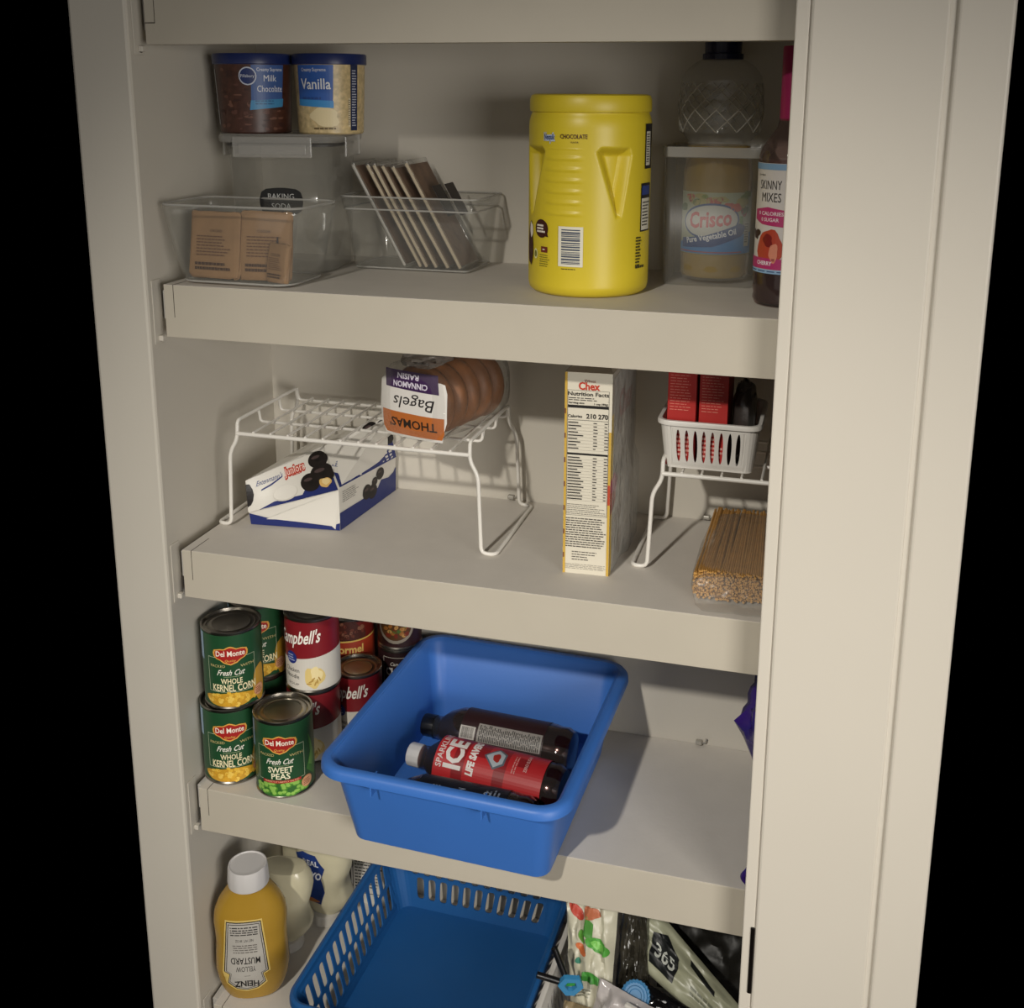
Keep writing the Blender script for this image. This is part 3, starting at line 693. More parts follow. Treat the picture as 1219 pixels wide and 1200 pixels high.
# cherry drink bottle at the jamb
rr = random.Random(1)
t = thing('syrup_bottle', 'tall dark cherry drink bottle with pink seal, half hidden by the jamb', 'bottle', (.7705, .098, z1))
b = nb(); lathe(b, [(.028, 0), (.035, .002), (.0375, .008), (.0365, .014), (.0378, .02), (.0368, .027), (.0375, .034), (.037, .04), (.037, .165), (.0375, .172), (.034, .182), (.026, .194), (.0185, .205), (.0150, .222), (.0140, .25), (.0140, .262)], 64, cap1=False)
obj('bottle_body', b, clear('bottle_tint', tint=(.75, .62, .60), haze=.12, hazecol='8a7d78', rough=.05), t, True)
b = nb(); lathe(b, [(.027, .002), (.034, .004), (.0362, .010), (.0355, .016), (.0366, .022), (.0358, .028), (.036, .04), (.036, .160)], 64); obj('syrup', b, mat('dark_cherry', '2a0d12', .2), t, True)
b = nb(); lathe(b, [(.0162, .212), (.0168, .215), (.0168, .292), (.0160, .294)], 40); obj('shrink_seal', b, mat('magenta_seal', 'a8285f', .4), t, True)
b = nb(); lathe(b, [(.0374, .040), (.0378, .0402), (.0378, .165), (.0374, .1652)], 72, cap0=False, cap1=False); obj('label', b, mat('white_label', 'd5cfc9', .45), t, True)
a3 = facing(.7705, .098)-.68
A = Art(cylmap(.0378, a3), lift=.0003)
A.rect('7fa3c4', -.06, .158, .1, .1648, 1); A.text('4a4644', 'Jordan', -.012, .152, .0025, 2, width=.012)
A.text('2b2725', 'SKINNY', .001, .1405, .0105, 2, width=.030, bold=.0); A.text('2b2725', 'MIXES', .003, .1265, .0105, 2, width=.026)
A.poly('b8336c', [(-.022, .112), (.0, .116), (.03, .112), (.032, .100), (.02, .094), (-.008, .096), (-.022, .101)], 2)
A.text('e8d8dc', '0 CALORIES', .003, .1085, .0042, 3, width=.034, bold=.02); A.text('e8d8dc', '0 SUGAR', .003, .1015, .0042, 3, width=.024, bold=.02)
A.blob('b5442f', .004, .071, .016, .021, 2, seed=3); A.blob('7c1c1c', .002, .078, .007, .007, 3, seed=5); A.blob('d98a70', .010, .064, .006, .010, 3, seed=6); A.blob('3a2522', -.018, .084, .006, .007, 3, seed=8, amp=.6)
A.rect('b3306c', -.06, .045, .1, .0575, 3); A.text('e9dbe2', 'CHERRY', -.002, .0515, .0045, 4, width=.022, bold=.03); A.rect('8fb0d0', -.06, .040, .1, .0445, 3); A.lines('3a5078', -.03, .06, .0438, .041, 1, layer=4)
A.build(t)

# ------------------------------------------------------------------ shelf 2: racks, carton, bagels, cereal, basket, spaghetti
z2 = Z[2]
def make_rack(name, label, x0, x1, y0, y1, h, skipr=False):
    t = thing(name, label, 'rack', (0, 0, z2))
    r = .0028; top = h
    for side, xs, sg in (('l', x0, -1), ('r', x1, 1)):
        b = nb(); xf = xs+sg*.012
        pts = [(xs, y0+.002, top-.004), (xs, y0, top-.026), (xf, y0-.001, top-.046), (xf+sg*.004, y0-.002, r), (xf+sg*.024, y0-.002, r), (xf+sg*.024, y1+.002, r), (xf+sg*.004, y1+.002, r), (xf, y1+.001, top-.046), (xs, y1, top-.026), (xs, y1-.002, top-.004)]
        tube(b, smooth_path(pts, .012, 4), r, 10); obj('leg_loop', b, M_wire, t, True)
        b = nb(); tube(b, smooth_path([(xs, y0, top-.020), (xs, y0+.002, top), (xs, y1-.002, top), (xs, y1, top-.020)], .008), .0026, 10)
        obj('side_rail', b, M_wire, t, True)
    b = nb(); tube(b, [(x0, y0-.001, top-.018), (x1, y0-.001, top-.018)], .0030, 10); obj('front_wire', b, M_wire, t, True)
    for yy in (y0+.062, y0+.124, y1-.001):
        b = nb(); tube(b, smooth_path([(x0, yy, top), (x0+.003, yy, top-.0185), (x1-.003, yy, top-.0185), (x1, yy, top)], .006), .0022, 8); obj('cross_wire', b, M_wire, t, True)
    n = int((x1-x0)/.0245)
    for i in range(1, n):
        x = x0+(x1-x0)*i/n
        b = nb(); tube(b, [(x, y0-.002, top-.0145), (x, y1, top-.0145)], .0017, 8); obj('wire', b, M_wire, t, True)
    return t
make_rack('wire_rack', 'white wire rack with bagel bag on top, by the left wall', .036, .378, .098, .282, .157)
make_rack('wire_rack', 'white wire rack by the right jamb with slotted basket on top', .631, .905, .117, .288, .150)
zq = z2+.150-.0125

# crushed carton of little doughnuts
t = thing('doughnut_carton', 'torn white and navy doughnut carton under the left wire rack', 'carton', (0, 0, z2+.0006))
A0, B0, C0, D0 = (.0445, .108, 0), (.177, .121, 0), (.190, .296, 0), (.052, .286, 0)
A1, V, C1, P, Q, E1 = (.040, .109, .0655), (.177, .121, .0615), (.191, .297, .051), (.117, .200, .092), (.180, .288, .118), (.050, .284, .066)
A2 = (.0435, .106, .019)
b = nb(); vv = {k: b.verts.new(p) for k, p in dict(A0=A0, B0=B0, C0=C0, D0=D0, A1=A1, V=V, C1=C1, P=P, Q=Q, E1=E1, A2=A2).items()}
for q in (('A0', 'B0', 'V', 'A2'), ('A2', 'V', 'P'), ('A2', 'P', 'A1'), ('V', 'C1', 'Q'), ('V', 'Q', 'P'), ('B0', 'C0', 'C1', 'V'), ('C0', 'D0', 'E1', 'Q', 'C1'), ('D0', 'A0', 'A2', 'A1', 'E1'), ('A1', 'P', 'Q', 'E1'), ('A0', 'D0', 'C0', 'B0')):
    b.faces.new([vv[k] for k in q])
obj('carton', b, mat('carton_white', 'd9d5cc', .5, bump=.05, vary=.02), t)
NAVY = '1c2a6b'
def donut(A, x, y, a, bb, rot=0, l=4):
    A.ell('17100f', x, y, a, bb, l, 24, rot); A.ell('4a3b3a', x-a*.15, y+bb*.35, a*.45, bb*.18, l+1, 14, rot); A.ell('0a0707', x+a*.05, y-bb*.05, a*.28, bb*.22, l+1, 14, rot)
# front (low) panel
A = Art(quadmap(A0, B0, V, A2, 1, 1), cut=0, lift=.0004)
A.poly(NAVY, [(0, 0), (1, 0), (1, .18), (.9, .10), (.2, .42), (0, .9)], 1)
A.poly('dcd8cf', [(.18, .36), (.30, .32), (.9, .12), (.95, .02), (.96, .62), (1, .7), (1, .95), (.5, .72), (.42, .5), (.48, .50)], 2)
A.build(t, 'front_print')
# tall leaning panel: two triangles share one map
A = Art(quadmap(A2, V, P, A1, 1, 1), cut=.06, cuty=True, lift=.003)
A.poly('dad6cd', [(0, 0), (1, 0), (1, 1), (0, 1)], 0)
A.poly(NAVY, [(.12, .0), (1, 0), (1, .46), (.86, .30), (.72, .36), (.62, .10), (.42, -.0), (.3, .12)], 1)
A.ell('cfcabf', .44, .26, .145, .20, 2, 26); A.ell('dfdbd2', .44, .28, .135, .18, 3, 26)
A.poly('17100f', [(.0, .88), (.045, .84), (.075, .66), (.085, .5), (.07, .32), (.04, .2), (.0, .16)], 4); donut(A, .74, .34, .11, .22); donut(A, .90, .80, .12, .20); donut(A, .90, .46, .14, .24)
A.blob('d9b36a', .90, .24, .062, .12, 6, seed=4); A.blob('e8cf94', .91, .26, .04, .08, 7, seed=7)
A.text('3a4a80', "Entenmann's", .29, .76, .15, 4, width=.32, shear=.15); A.poly('1c2a6b', [(.17, .52), (.30, .58), (.44, .70), (.45, .74), (.30, .63), (.18, .57)], 4)
A.text('b9402f', 'Juniors', .60, .78, .22, 4, width=.265, bold=.12); A.text('efd8cc', 'Juniors', .60, .78, .21, 5, width=.250, bold=.0)
A.lines('b9402f', .56, .71, .66, .62, 1, layer=4)
A.build(t, 'panel_print')
A = Art(quadmap(V, C1, Q, P, 1, 1), cut=.08, cuty=True, lift=.003)
A.poly('dad6cd', [(0, 0), (1, 0), (1, 1), (0, 1)], 0)
A.poly(NAVY, [(0, 0), (1, 0), (1, .4), (.75, .34), (.6, .30), (.42, .12), (.2, .12), (.0, .36)], 1)
A.text('4a5a8a', "Entenmann's", .18, .62, .13, 4, width=.42, shear=.1, rot=.9); A.text('b9402f', 'Juniors', .30, .36, .16, 4, width=.28, bold=.10, rot=.25); A.text('efd8cc', 'Juniors', .30, .36, .16, 5, width=.27, rot=.25)
donut(A, .62, .62, .13, .20); donut(A, .78, .42, .14, .20); donut(A, .90, .78, .12, .20); donut(A, .70, .90, .12, .16); donut(A, .95, .50, .08, .14)
A.build(t, 'panel_print')
A = Art(quadmap(B0, C0, C1, V, 1, 1), cut=0, lift=.0005)
A.poly(NAVY, [(0, 0), (1, 0), (1, .75), (.95, .62), (.86, .55), (.72, .62), (.66, .45), (.50, .30), (.40, .40), (.30, .18), (.14, .12), (0, .42)], 1)
donut(A, .46, .52, .075, .20); donut(A, .56, .44, .08, .20); donut(A, .70, .82, .07, .17); donut(A, .60, .68, .05, .12)
A.lines('7c7a78', .05, .34, .92, .62, 6, th=.3, layer=2, word=.05)
A.build(t, 'side_print')

# bag of bagels lying on the rack
zr = z2+.157-.0125
t = thing('bagel_bag', 'clear bag of cinnamon raisin bagels lying upside down on left rack', 'bag', (.2925, .112, zr))
ax = Vector((.30, 1, 0)).normalized(); sd = Vector((ax.y, -ax.x, 0))
Mb = Matrix((sd, ax, Vector((0, 0, 1)))).transposed()
M_bag = mat('bagel_crust', '7d4c24', .55, bump=.2, bscale=60, vary=.30, vscale=38)
for i in range(5):
    c = Vector((0, .024+.030*i, .052)); b = nb(); rings = []
    for j in range(28):
        a = 2*PI*j/28; ring = []
        for k in range(12):
            q = 2*PI*k/12; rr_ = .033+.0185*math.cos(q)*(1+.06*noise.noise(Vector((a, i, 0))))
            ring.append(Mb @ (c+Vector((rr_*math.cos(a), .0155*math.sin(q), rr_*math.sin(a)))))
        rings.append(ring)
    rings.append(rings[0]); loft(b, rings, False, False); bmesh.ops.remove_doubles(b, verts=b.verts, dist=1e-6)
    obj('bagel', b, M_bag, t, True)
b = nb(); rings = []
for (y, a, h_) in ((-.002, .046, .046), (.000, .052, .051), (.008, .0565, .0535), (.05, .057, .054), (.09, .058, .055), (.13, .056, .054), (.165, .050, .046), (.185, .030, .024), (.20, .012, .010)):
    ring = []
    for i in range(40):
        q = 2*PI*i/40; c, s = math.cos(q), math.sin(q); e = 2/3.2
        x = a*abs(c)**e*(1 if c > 0 else -1); zz = h_*abs(s)**e*(1 if s > 0 else -1)
        d = 1+.05*noise.noise(Vector((x*45, y*30, zz*45)))*(0 if y < .004 else 1)
        ring.append(Mb @ Vector((x*d, y, max(.0008, .0548+zz*d))))
    rings.append(ring)
loft(b, rings); obj('film', b, clear('bag_film', haze=.05, rough=.12, bump=.9, bscale=45), t, True)
b = pillow(Mb @ Vector((-.012, .06, .108)), (.032, .055, .012), seed=5, amp=.35, fr=4, ex=(2.5, 2.5, 2.2)); obj('film_fold', b, clear('fold_film', haze=.45, hazecol='a39a92', rough=.2, bump=1, bscale=60), t, True)
def bagf(u, v, h):
    u *= 1.06      # rounded front end of the bag, printed upside down
    x = -u; zz = .0535-v; k = (abs(x)/.055)**3+(abs(zz-.0535)/.055)**3
    return Mb @ Vector((x, -.0035-h+min(.010, .007*k), zz+.0005))
A = Art(bagf, cut=.008, cuty=True, lift=.0004)
A.poly('dedad4', [(-.047, .036), (-.052, .020), (-.053, -.02), (-.050, -.032), (-.044, -.034), (.044, -.032), (.050, -.028), (.053, .01), (.050, .036), (.046, .050), (-.044, .049)], 1)
A.poly('b9682e', [(-.049, .014), (.048, .013), (.049, .038), (.044, .046), (-.044, .045), (-.048, .036)], 2)
A.poly('3b1f4c', [(-.040, -.044), (.043, -.044), (.040, -.020), (-.043, -.018)], 3)
A.text('2a211b', "THOMAS'", -.002, .0275, .0125, 4, width=.074, bold=.02); A.text('1f1c1c', 'Bagels', -.004, -.002, .017, 4, width=.062, shear=.25)
A.text('d5cfdc', 'CINNAMON', 0, -.0265, .0078, 4, width=.054, bold=.03); A.text('d5cfdc', 'RAISIN', .004, -.0375, .0072, 4, width=.034, bold=.03)
lb = A.build(t)

# cereal box
t = thing('cereal_box', 'tall cereal box with nutrition side panel facing out, mid shelf', 'box', (0, 0, z2))
F0, F1 = Vector((.5118, .0735, 0)), Vector((.5715, .0768, 0)); K1 = Vector((.5725, .236, 0)); K0 = F0+(K1-F1); HB = .268
up = Vector((0, 0, 1)); b = nb()
loft(b, [[F0, F1, K1, K0], [p+up*HB for p in (F0, F1, K1, K0)]], cap1=False)
obj('carton', b, mat('cereal_card', 'd8d1bf', .5, bump=.03), t, solid=0)
for (p, q, s, k) in ((F0, F1, 1, .5), (K0, F0, 1, .45), (F1, K1, 1, .4)):
    mid = (F0+K1)/2+up*(HB+.006); b = nb(); a_, c_ = p+up*HB, q+up*HB
    d1 = (mid-a_)*k*.5; d2 = (mid-c_)*k*.5; d1.z = d2.z = .004
    vs = [b.verts.new(x) for x in (a_, c_, c_+d2, a_+d1)]; b.faces.new(vs); obj('flap', b, mat('card_inside', '9a8d78', .8), t, solid=.0006)
b = nb(); loft(b, [[F0*.97+K1*.03+up*(HB-.004), F1*.97+K0*.03+up*(HB-.004), K1*.97+F0*.03+up*(HB-.004), K0*.97+F1*.03+up*(HB-.004)], [F0*.96+K1*.04+up*(HB-.006), F1*.96+K0*.04+up*(HB-.006), K1*.96+F0*.04+up*(HB-.006), K0*.96+F1*.04+up*(HB-.006)]]); obj('inner_bag', b, mat('inner_bag_grey', '5d554b', .6, bump=.4), t)
A = Art(planemap((F0+F1)/2, F1-F0, up), cut=0, lift=.0004); hw = .0298
A.rect('c9a445', -hw, 0, -hw+.0032, HB, 1); A.rect('c9a445', hw-.0032, .0, hw, HB*.72, 1); A.rect('b5472c', hw-.0032, HB*.36, hw, HB*.46, 2)
for i in range(7): A.rect('7a4a26', -hw, HB*(.08+.12*i), -hw+.0018, HB*(.105+.12*i), 2)
A.text('8a3a2c', 'Wheat', .002, .2575, .0035, 3, width=.014); A.text('c0371f', 'Chex', .001, .2505, .0098, 3, width=.027, bold=.03)
A.text('2a2724', 'Nutrition Facts', 0, .2405, .0052, 3, width=.0515, bold=.02); A.lines('4a4642', -.025, .020, .2365, .2315, 2, layer=3, seed=2)
A.text('2a2724', 'Serving size', -.015, .2290, .0026, 3, width=.020, bold=.02); A.text('2a2724', '1 cup (49g)', .016, .2285, .0026, 3, width=.017, bold=.02)
A.rect('1d1b19', -.0255, .2225, .0255, .2262, 3)
A.text('2a2724', 'Calories', -.0165, .2115, .0038, 3, width=.018, bold=.02); A.text('2a2724', '210', .004, .2120, .0062, 3, width=.0125, bold=.03); A.text('2a2724', '270', .019, .2120, .0062, 3, width=.0125, bold=.03)
A.rect('3a3835', -.0255, .2065, .0255, .2070, 3)
rr = random.Random(3)
def tablerows(y0, y1, n):
    for i in range(n):
        y = y0+(y1-y0)*i/n; ww = rr.uniform(.010, .021); bold = i in (0, 3, 5)
        A.rect('35322f', -.0250, y-.0008, -.0250+ww, y+.0007, 3)
        for x in (.007, .021): A.rect('4a4642', x, y-.0007, x+rr.uniform(.003, .0055), y+.0006, 3)
        A.rect('9b958b', -.0255, y-.0022, .0255, y-.0020, 3)
tablerows(.2035, .1655, 9); A.rect('1d1b19', -.0255, .1610, .0255, .1636, 3); tablerows(.1575, .0985, 15)
A.frame('6a665f', -.0262, .0800, .0262, .2455, .0004, 3); A.lines('6f6a62', -.025, .025, .0960, .0810, 6, th=.3, layer=3, seed=5, word=.004)
A.lines('4f4a44', -.0265, .0255, .0775, .0360, 13, th=.42, layer=3, seed=6, word=.005, ragged=.15); A.lines('5f5a54', -.018, .020, .0320, .0180, 4, th=.35, layer=3, seed=7, word=.005, ragged=.5)
A.lines('8a857c', -.0265, .0265, .0140, .0060, 4, th=.3, layer=3, seed=8, word=.006, ragged=.1)
A.build(t)
A = Art(planemap(F1, K1-F1, up), cut=0, lift=.0004); L = (K1-F1).length
A.rect('9f978b', 0, 0, L, HB, 1); A.rect('c9a93f', 0, 0, .012, HB*.8, 2); A.poly('b5476a', [(.0, HB*.32), (.02, HB*.36), (.05, HB*.46), (.02, HB*.50), (0, HB*.48)], 3); A.poly('a8321f', [(.0, HB*.31), (.03, HB*.34), (.03, HB*.40), (0, HB*.42)], 4)
for i in range(16): A.blob(rr.choice(['8a7f70', 'b0a696', '7c6a58']), rr.uniform(.04, L-.02), rr.uniform(.02, HB*.75), .014, .02, 3, seed=i)
A.text('8a3a2c', 'Chex', L*.55, HB*.80, .035, 5, width=.09, bold=.03)
A.build(t, 'front_print')
b = nb(); rings = []
for k in range(15):
    v = k/14; ring = []
    for j in range(12):
        s = j/11; off = .0015+.003*abs(noise.noise(Vector((s*5, v*9, 2))))
        p = F1.lerp(K1, s)+up*(v*HB*.98); ring.append(p+Vector((off+(.006 if (v < .45 and s > .5) else 0), 0, 0)))
    rings.append(ring)
loft(b, rings, False, False, closed=False); obj('film', b, clear('box_film', haze=.32, rough=.15, bump=1, bscale=50), t, True)

# white slotted basket on the right rack, and what stands in it
t = thing('slotted_basket', 'small white basket with tall oval slots holding two red boxes', 'basket', (.6865, .186, zq+.0005))
def holes_w(side, L):
    n = 8 if side == 3 else 9   # side 3 of rrect: front
    m = .035
    return [(m+(1-2*m)*i/n, m+(1-2*m)*(i+1)/n, .12, .86, 'ellipse', 0) for i in range(n)]
bb = basket_grid('wall', (.0545, .058, .010), (.0615, .067, .014), .0635, holes_w, M_white, t, .0018)
b = nb(); loft(b, rrings([(.052, .0555, .009, 0), (.0555, .0588, .010, .0), (.0555, .0588, .010, .0022), (.052, .0555, .009, .0022)])); obj('bottom', b, M_white, t)
b = nb(); o = [[(x, y, .0635+dz) for x, y in rrect(.0615+dx, .067+dx, .014+dx)] for dx, dz in ((-.001, -.001), (.0035, -.0045), (.0045, -.0045), (.0045, -.001), (.0035, .0015), (-.001, .0015))]
loft(b, o, False, False); obj('rim', b, M_white, t, True)
for i, (x, lab) in enumerate(((.6505, 'left of two narrow red boxes standing in the white slotted basket'), (.6905, 'right of two narrow red boxes standing in the white slotted basket'))):
    p = thing('drink_mix_box', lab, 'box', (x, .170, zq+.003), group=None)
    obj('carton', B(-.0180, .0180, -.040, .040, 0, .134, bev=.0006), mat('red_card', 'b32a26', .45, bump=.02, vary=.04), p)
    A = Art(planemap((0, -.040, 0), (1, 0, 0), (0, 0, 1)), cut=0, lift=.0003)
    A.lines('d98a78', -.0150, .0145, .128, .072, 15, th=.22, layer=1, seed=i, word=.006); A.lines('e0b0a4', -.015, .015, .058, .012, 8, th=.5, layer=1, seed=i+4, word=.004)
    A.rect('8f1f1e', -.018, .0, .018, .006, 1); A.build(p)
p = thing('dark_pouch', 'dark grey pouch in right end of the white slotted basket', 'pouch', (.7260, .180, zq+.003))
obj('pouch', pillow((0, 0, .050), (.0145, .045, .050), seed=9, amp=.15, ex=(2.5, 2.5, 4)), mat('charcoal_film', '3a3431', .3, bump=.5, bscale=50, vary=.2), p, True)
p = thing('clear_jar', 'clear plastic jar on right rack behind the slotted basket', 'jar', (.800, .225, zq+.001))
b = nb(); lathe(b, [(.036, 0), (.040, .003), (.041, .01), (.041, .075), (.038, .085), (.036, .09), (.036, .1)], 48, cap1=False); obj('jar_body', b, M_clear, p, True, solid=.0015)
b = nb(); lathe(b, [(.038, .092), (.0385, .093), (.0385, .106), (.037, .108)], 48); obj('lid', b, mat('grey_lid', '6f6a64', .5), p, True)

# bag of spaghetti
t = thing('spaghetti_bag', 'clear bag of dry spaghetti lying flat below the right rack', 'bag', (.748, .045, z2))
ax = Vector((-.02, 1, 0)).normalized(); sd = Vector((ax.y, -ax.x, 0)); rr = random.Random(11); b = nb()
M_sp = mat('spaghetti', 'b88a48', .55, vary=.12, vscale=120)
cnt = 0
for row in range(12):
    for col in range(52):
        x = -.064+.130*(col+rr.random()*.6)/52; zz = .004+row*.0030+rr.random()*.0008
        if (x/.067)**2+((zz-.021)/.024)**4 > 1: continue
        y0 = rr.uniform(-.006, .003)-.000; y1 = .215+rr.uniform(-.006, .005); r = .00175
        p0 = sd*x+ax*y0; p1 = sd*(x*.86+rr.uniform(-.004, .004))+ax*y1
        zz1 = zz+rr.uniform(-.001, .001)
        ra = [(p0+sd*r*math.cos(k*PI/2)+up*(zz+r*math.sin(k*PI/2))) for k in range(4)]; rb_ = [(p1+sd*r*math.cos(k*PI/2)+up*(zz1+r*math.sin(k*PI/2))) for k in range(4)]
        loft(b, [ra, rb_]); cnt += 1
o = obj('spaghetti', b, M_sp, t); o['kind'] = 'stuff'
b = nb(); rings = []
for y, a, h_, zc in ((-.034, .050, .0006, .0012), (-.022, .058, .003, .004), (-.010, .066, .018, .019), (.02, .067, .0215, .0222), (.10, .066, .022, .0226), (.19, .060, .021, .0218), (.218, .056, .016, .017), (.238, .050, .006, .010), (.248, .045, .001, .006)):
    ring = []
    for i in range(44):
        q = 2*PI*i/44; c, s = math.cos(q), math.sin(q); e = 2/3.0
        x = a*abs(c)**e*(1 if c > 0 else -1); zz = zc+h_*abs(s)**e*(1 if s > 0 else -1)
        n_ = .0025*noise.noise(Vector((x*60, y*50, zz*80)))
        ring.append(sd*(x+n_)+ax*y+up*max(.0004, zz+n_))
    rings.append(ring)
loft(b, rings); obj('film', b, clear('pasta_film', haze=.12, rough=.18, bump=.5, bscale=50), t, True)

# ------------------------------------------------------------------ shelf 3: cans, blue bin, bottles, purple bag
z3 = Z[3]; hc = .1190; rc = .0413
G1, G2, DR = '1f4a2c', '7c1820', '4a1412'
make_can('vegetable_can', 'corn can with green label, front bottom of stack at left wall', .0245, .0565, z3, rc, hc, G1, art_corn)
make_can('vegetable_can', 'corn can with green label, top of the front stack at left wall', .0320, .0590, z3+hc, rc, hc, G1, art_corn, a0=facing(.018, .055)-.02)
make_can('vegetable_can', 'single sweet peas can with green label, frontmost on the shelf', .1125, .0490, z3, rc, hc, G1, art_peas, a0=facing(.11, .05)-.10)
make_can('vegetable_can', 'corn can behind, its top just showing beside the peas can', .0250, .1410, z3, rc, hc, G1, art_corn, a0=facing(.05, .13)-.10)
make_can('vegetable_can', 'corn can behind front corn stack, label cut off on its left', .0270, .1410, z3+hc, rc, hc, G1, art_corn, a0=facing(.05, .13)-.10)
make_can('soup_can', 'red and white chicken noodle can, on top of another soup can', .1215, .1310, z3+.1170, .0392, .1170, G2, art_soup, a0=facing(.12, .13)-.52)
make_can('soup_can', 'red and white soup can standing directly behind the peas can', .1185, .1335, z3, .0387, .1170, G2, art_soup, a0=facing(.12, .13)-.62)
make_can('soup_can', 'shorter red and white soup can against the blue bin', .1620, .1980, z3, .0360, .1130, G2, art_soup, a0=facing(.16, .2)-.50)
make_can('chili_can', 'large chili can with bean picture and orange band at the back', .1180, .2625, z3, .0402, .1700, DR, art_chili, a0=facing(.13, .25)-.05)
make_can('stew_can', 'dark stew can with framed white lettering beside bin rim', .2030, .2690, z3, .0340, .1240, '241012', art_chunky, a0=facing(.2, .26)-.15)
make_can('stew_can', 'dark can with bowl picture on top of framed-lettering stew can', .2030, .2690, z3+.1240, .0340, .110, '2a0f10', art_bowl, a0=facing(.2, .26)-.10)

t = thing('storage_bin', 'large bright blue plastic bin overhanging the shelf edge', 'bin', (.3970, .1015, z3+.0008), rad(-2.0))
hx0, hy0, hx1, hy1, H = .1355, .152, .1535, .1785, .1280
b = nb()
loft(b, rrings([(hx0-.006, hy0-.006, .014, .0), (hx0, hy0, .02, .004), (hx1-.0015, hy1-.0015, .026, H-.012), (hx1, hy1, .026, H-.003), (hx1+.003, hy1+.003, .029, H), (hx1+.001, hy1+.001, .027, H+.0002), (hx1-.003, hy1-.003, .024, H-.004), (hx0-.001, hy0-.001, .018, .006), (hx0-.007, hy0-.007, .013, .0028)], k=8))
obj('bin_body', b, M_blue, t, True)
b = nb(); rs = [[(x, y, z) for x, y in rrect(hx1+d, hy1+d, .027+d, 8)] for d, z in ((.0015, H-.0005), (.003, H+.0016), (.008, H+.0022), (.0130, H+.0006), (.0158, H-.003), (.0166, H-.0115), (.0152, H-.0115), (.0140, H-.004), (.008, H+.0002))]
loft(b, rs+[rs[0]], False, False); obj('rim', b, M_blue, t, True)
for x in (-.085, .063):
    b = nb(); box(b, x-.0012, x+.0012, -hy1-.0150, -hy1+.006, H-.026, H-.002, bev=.0004); obj('rib', b, M_blue, t)

def lying_bottle(name, label, P0, P1, r, capcol, liq, art, upv=(0.25, -.55, .8), group=None):
    P0, P1 = Vector(P0), Vector(P1); L = (P0-P1).length; zx = (P0-P1).normalized()
    y = -(Vector(upv)-zx*Vector(upv).dot(zx)).normalized(); x = y.cross(zx)
    t = bpy.data.objects.new(name, None); t.empty_display_size = .02; C.objects.link(t)
    t.matrix_world = Matrix.Translation(P1) @ Matrix((x, y, zx)).transposed().to_4x4(); tag(t, label, 'bottle', group)
    b = nb(); pf = [(r*.55, 0), (r*.85, .001), (r, .010), (r*.985, .02), (r, .03), (r, L*.68), (r*.97, L*.74), (r*.75, L*.82), (r*.46, L*.875), (r*.42, L*.93)]
    lathe(b, pf, 56, fn=lambda xx, yy, z, a: ((xx, yy) if z > .02 else (xx*(1-.05*abs(math.cos(2.5*a))), yy*(1-.05*abs(math.cos(2.5*a)))))); obj('bottle_body', b, clear('soda_clear', tint=(.8, .6, .58), haze=.03, rough=.05), t, True)
    b = nb(); lathe(b, [(a*.96, z if i else .001) for i, (a, z) in enumerate(pf[:-1])], 48); obj('soda', b, liq, t, True)
    b = nb(); lathe(b, [(r*.40, L*.915), (r*.455, L*.918), (r*.455, L*.99), (r*.42, L), (r*.2, L)], 48, fn=lambda xx, yy, z, a: (xx*(1+.012*math.cos(36*a)), yy*(1+.012*math.cos(36*a)))); obj('cap', b, capcol, t, True)
    if art:
        A = Art(cylmap(r, 0), lift=.0005); art(A, r, L); A.build(t)
    return t
M_soda = mat('dark_soda', '1a0709', .15); M_cap = mat('white_cap', 'cfcdcb', .4)
# label art: v runs along the bottle from base to cap; words read along that axis' side
def art_ice(A, r, L):
    A.rect('b7262a', -.100, L*.10, .100, L*.78, 1)
    for i in range(4): A.rect('8a1a1f', -.100 if i % 2 else .005, L*(.20+.13*i), .02+.01*i, L*(.27+.13*i), 2)
    A.text('d9c8c4', 'SPARKLING', .010, L*.745, .0085, 4, width=.060, bold=.02)
    A.text('e2dcd8', 'ICE', .004, L*.655, .025, 4, width=.046, bold=.04)
    A.text('e6e0dc', 'LIFE SAVERS', .006, L*.545, .010, 4, width=.056, bold=.06, shear=.1)
    s = .0175
    A.poly('59626c', [(0+.010, L*.41+s), (.010+s, L*.41), (.010+s*.5, L*.41-s*.8), (.010-s*.5, L*.41-s*.8), (.010-s, L*.41)], 3)
    A.poly('aab2b8', [(.010, L*.41+s*.82), (.010+s*.82, L*.41), (.010+s*.4, L*.41-s*.65), (.010-s*.4, L*.41-s*.65), (.010-s*.82, L*.41)], 4); A.blob('9c2a22', .010, L*.405, .006, .006, 5, seed=3)
    A.text('d2a9a6', 'ZERO SUGAR', .014, L*.215, .0045, 4, width=.030, bold=.02); A.lines('c98a86', -.006, .03, L*.30, L*.27, 2, layer=4)
def art_back(A, r, L):
    A.rect('2b1416', -.09, L*.16, .09, L*.70, 1)
    A.bars(-.012, L*.60, .006, L*.70, 2, bg='bcb7b0', vertical=False, n=20)
    A.rect('8f8a84', -.013, L*.17, .013, L*.585, 2); A.lines('1f1c1a', -.012, .012, L*.575, L*.18, 34, th=.5, layer=3, seed=3, ragged=.2, word=.008)
def art_dark(A, r, L):
    A.rect('14161f', -.09, L*.16, .09, L*.72, 1)
    for i, s in enumerate(('ICE', 'LEMON', 'ZERO')): A.text('8d97a8', s, -.014+i*.002, L*(.60-.16*i), .010, 3, width=.022, bold=.02)
    A.lines('7c8698', -.018, .01, L*.3, L*.2, 4, layer=3)
zb = z3+.004
lying_bottle('soda_bottle', 'red-labelled soda bottle with white cap, middle of three in blue bin', (.2860, .0960, zb+.042), (.5180, .0730, zb+.0375), .0362, M_cap, M_soda, art_ice)
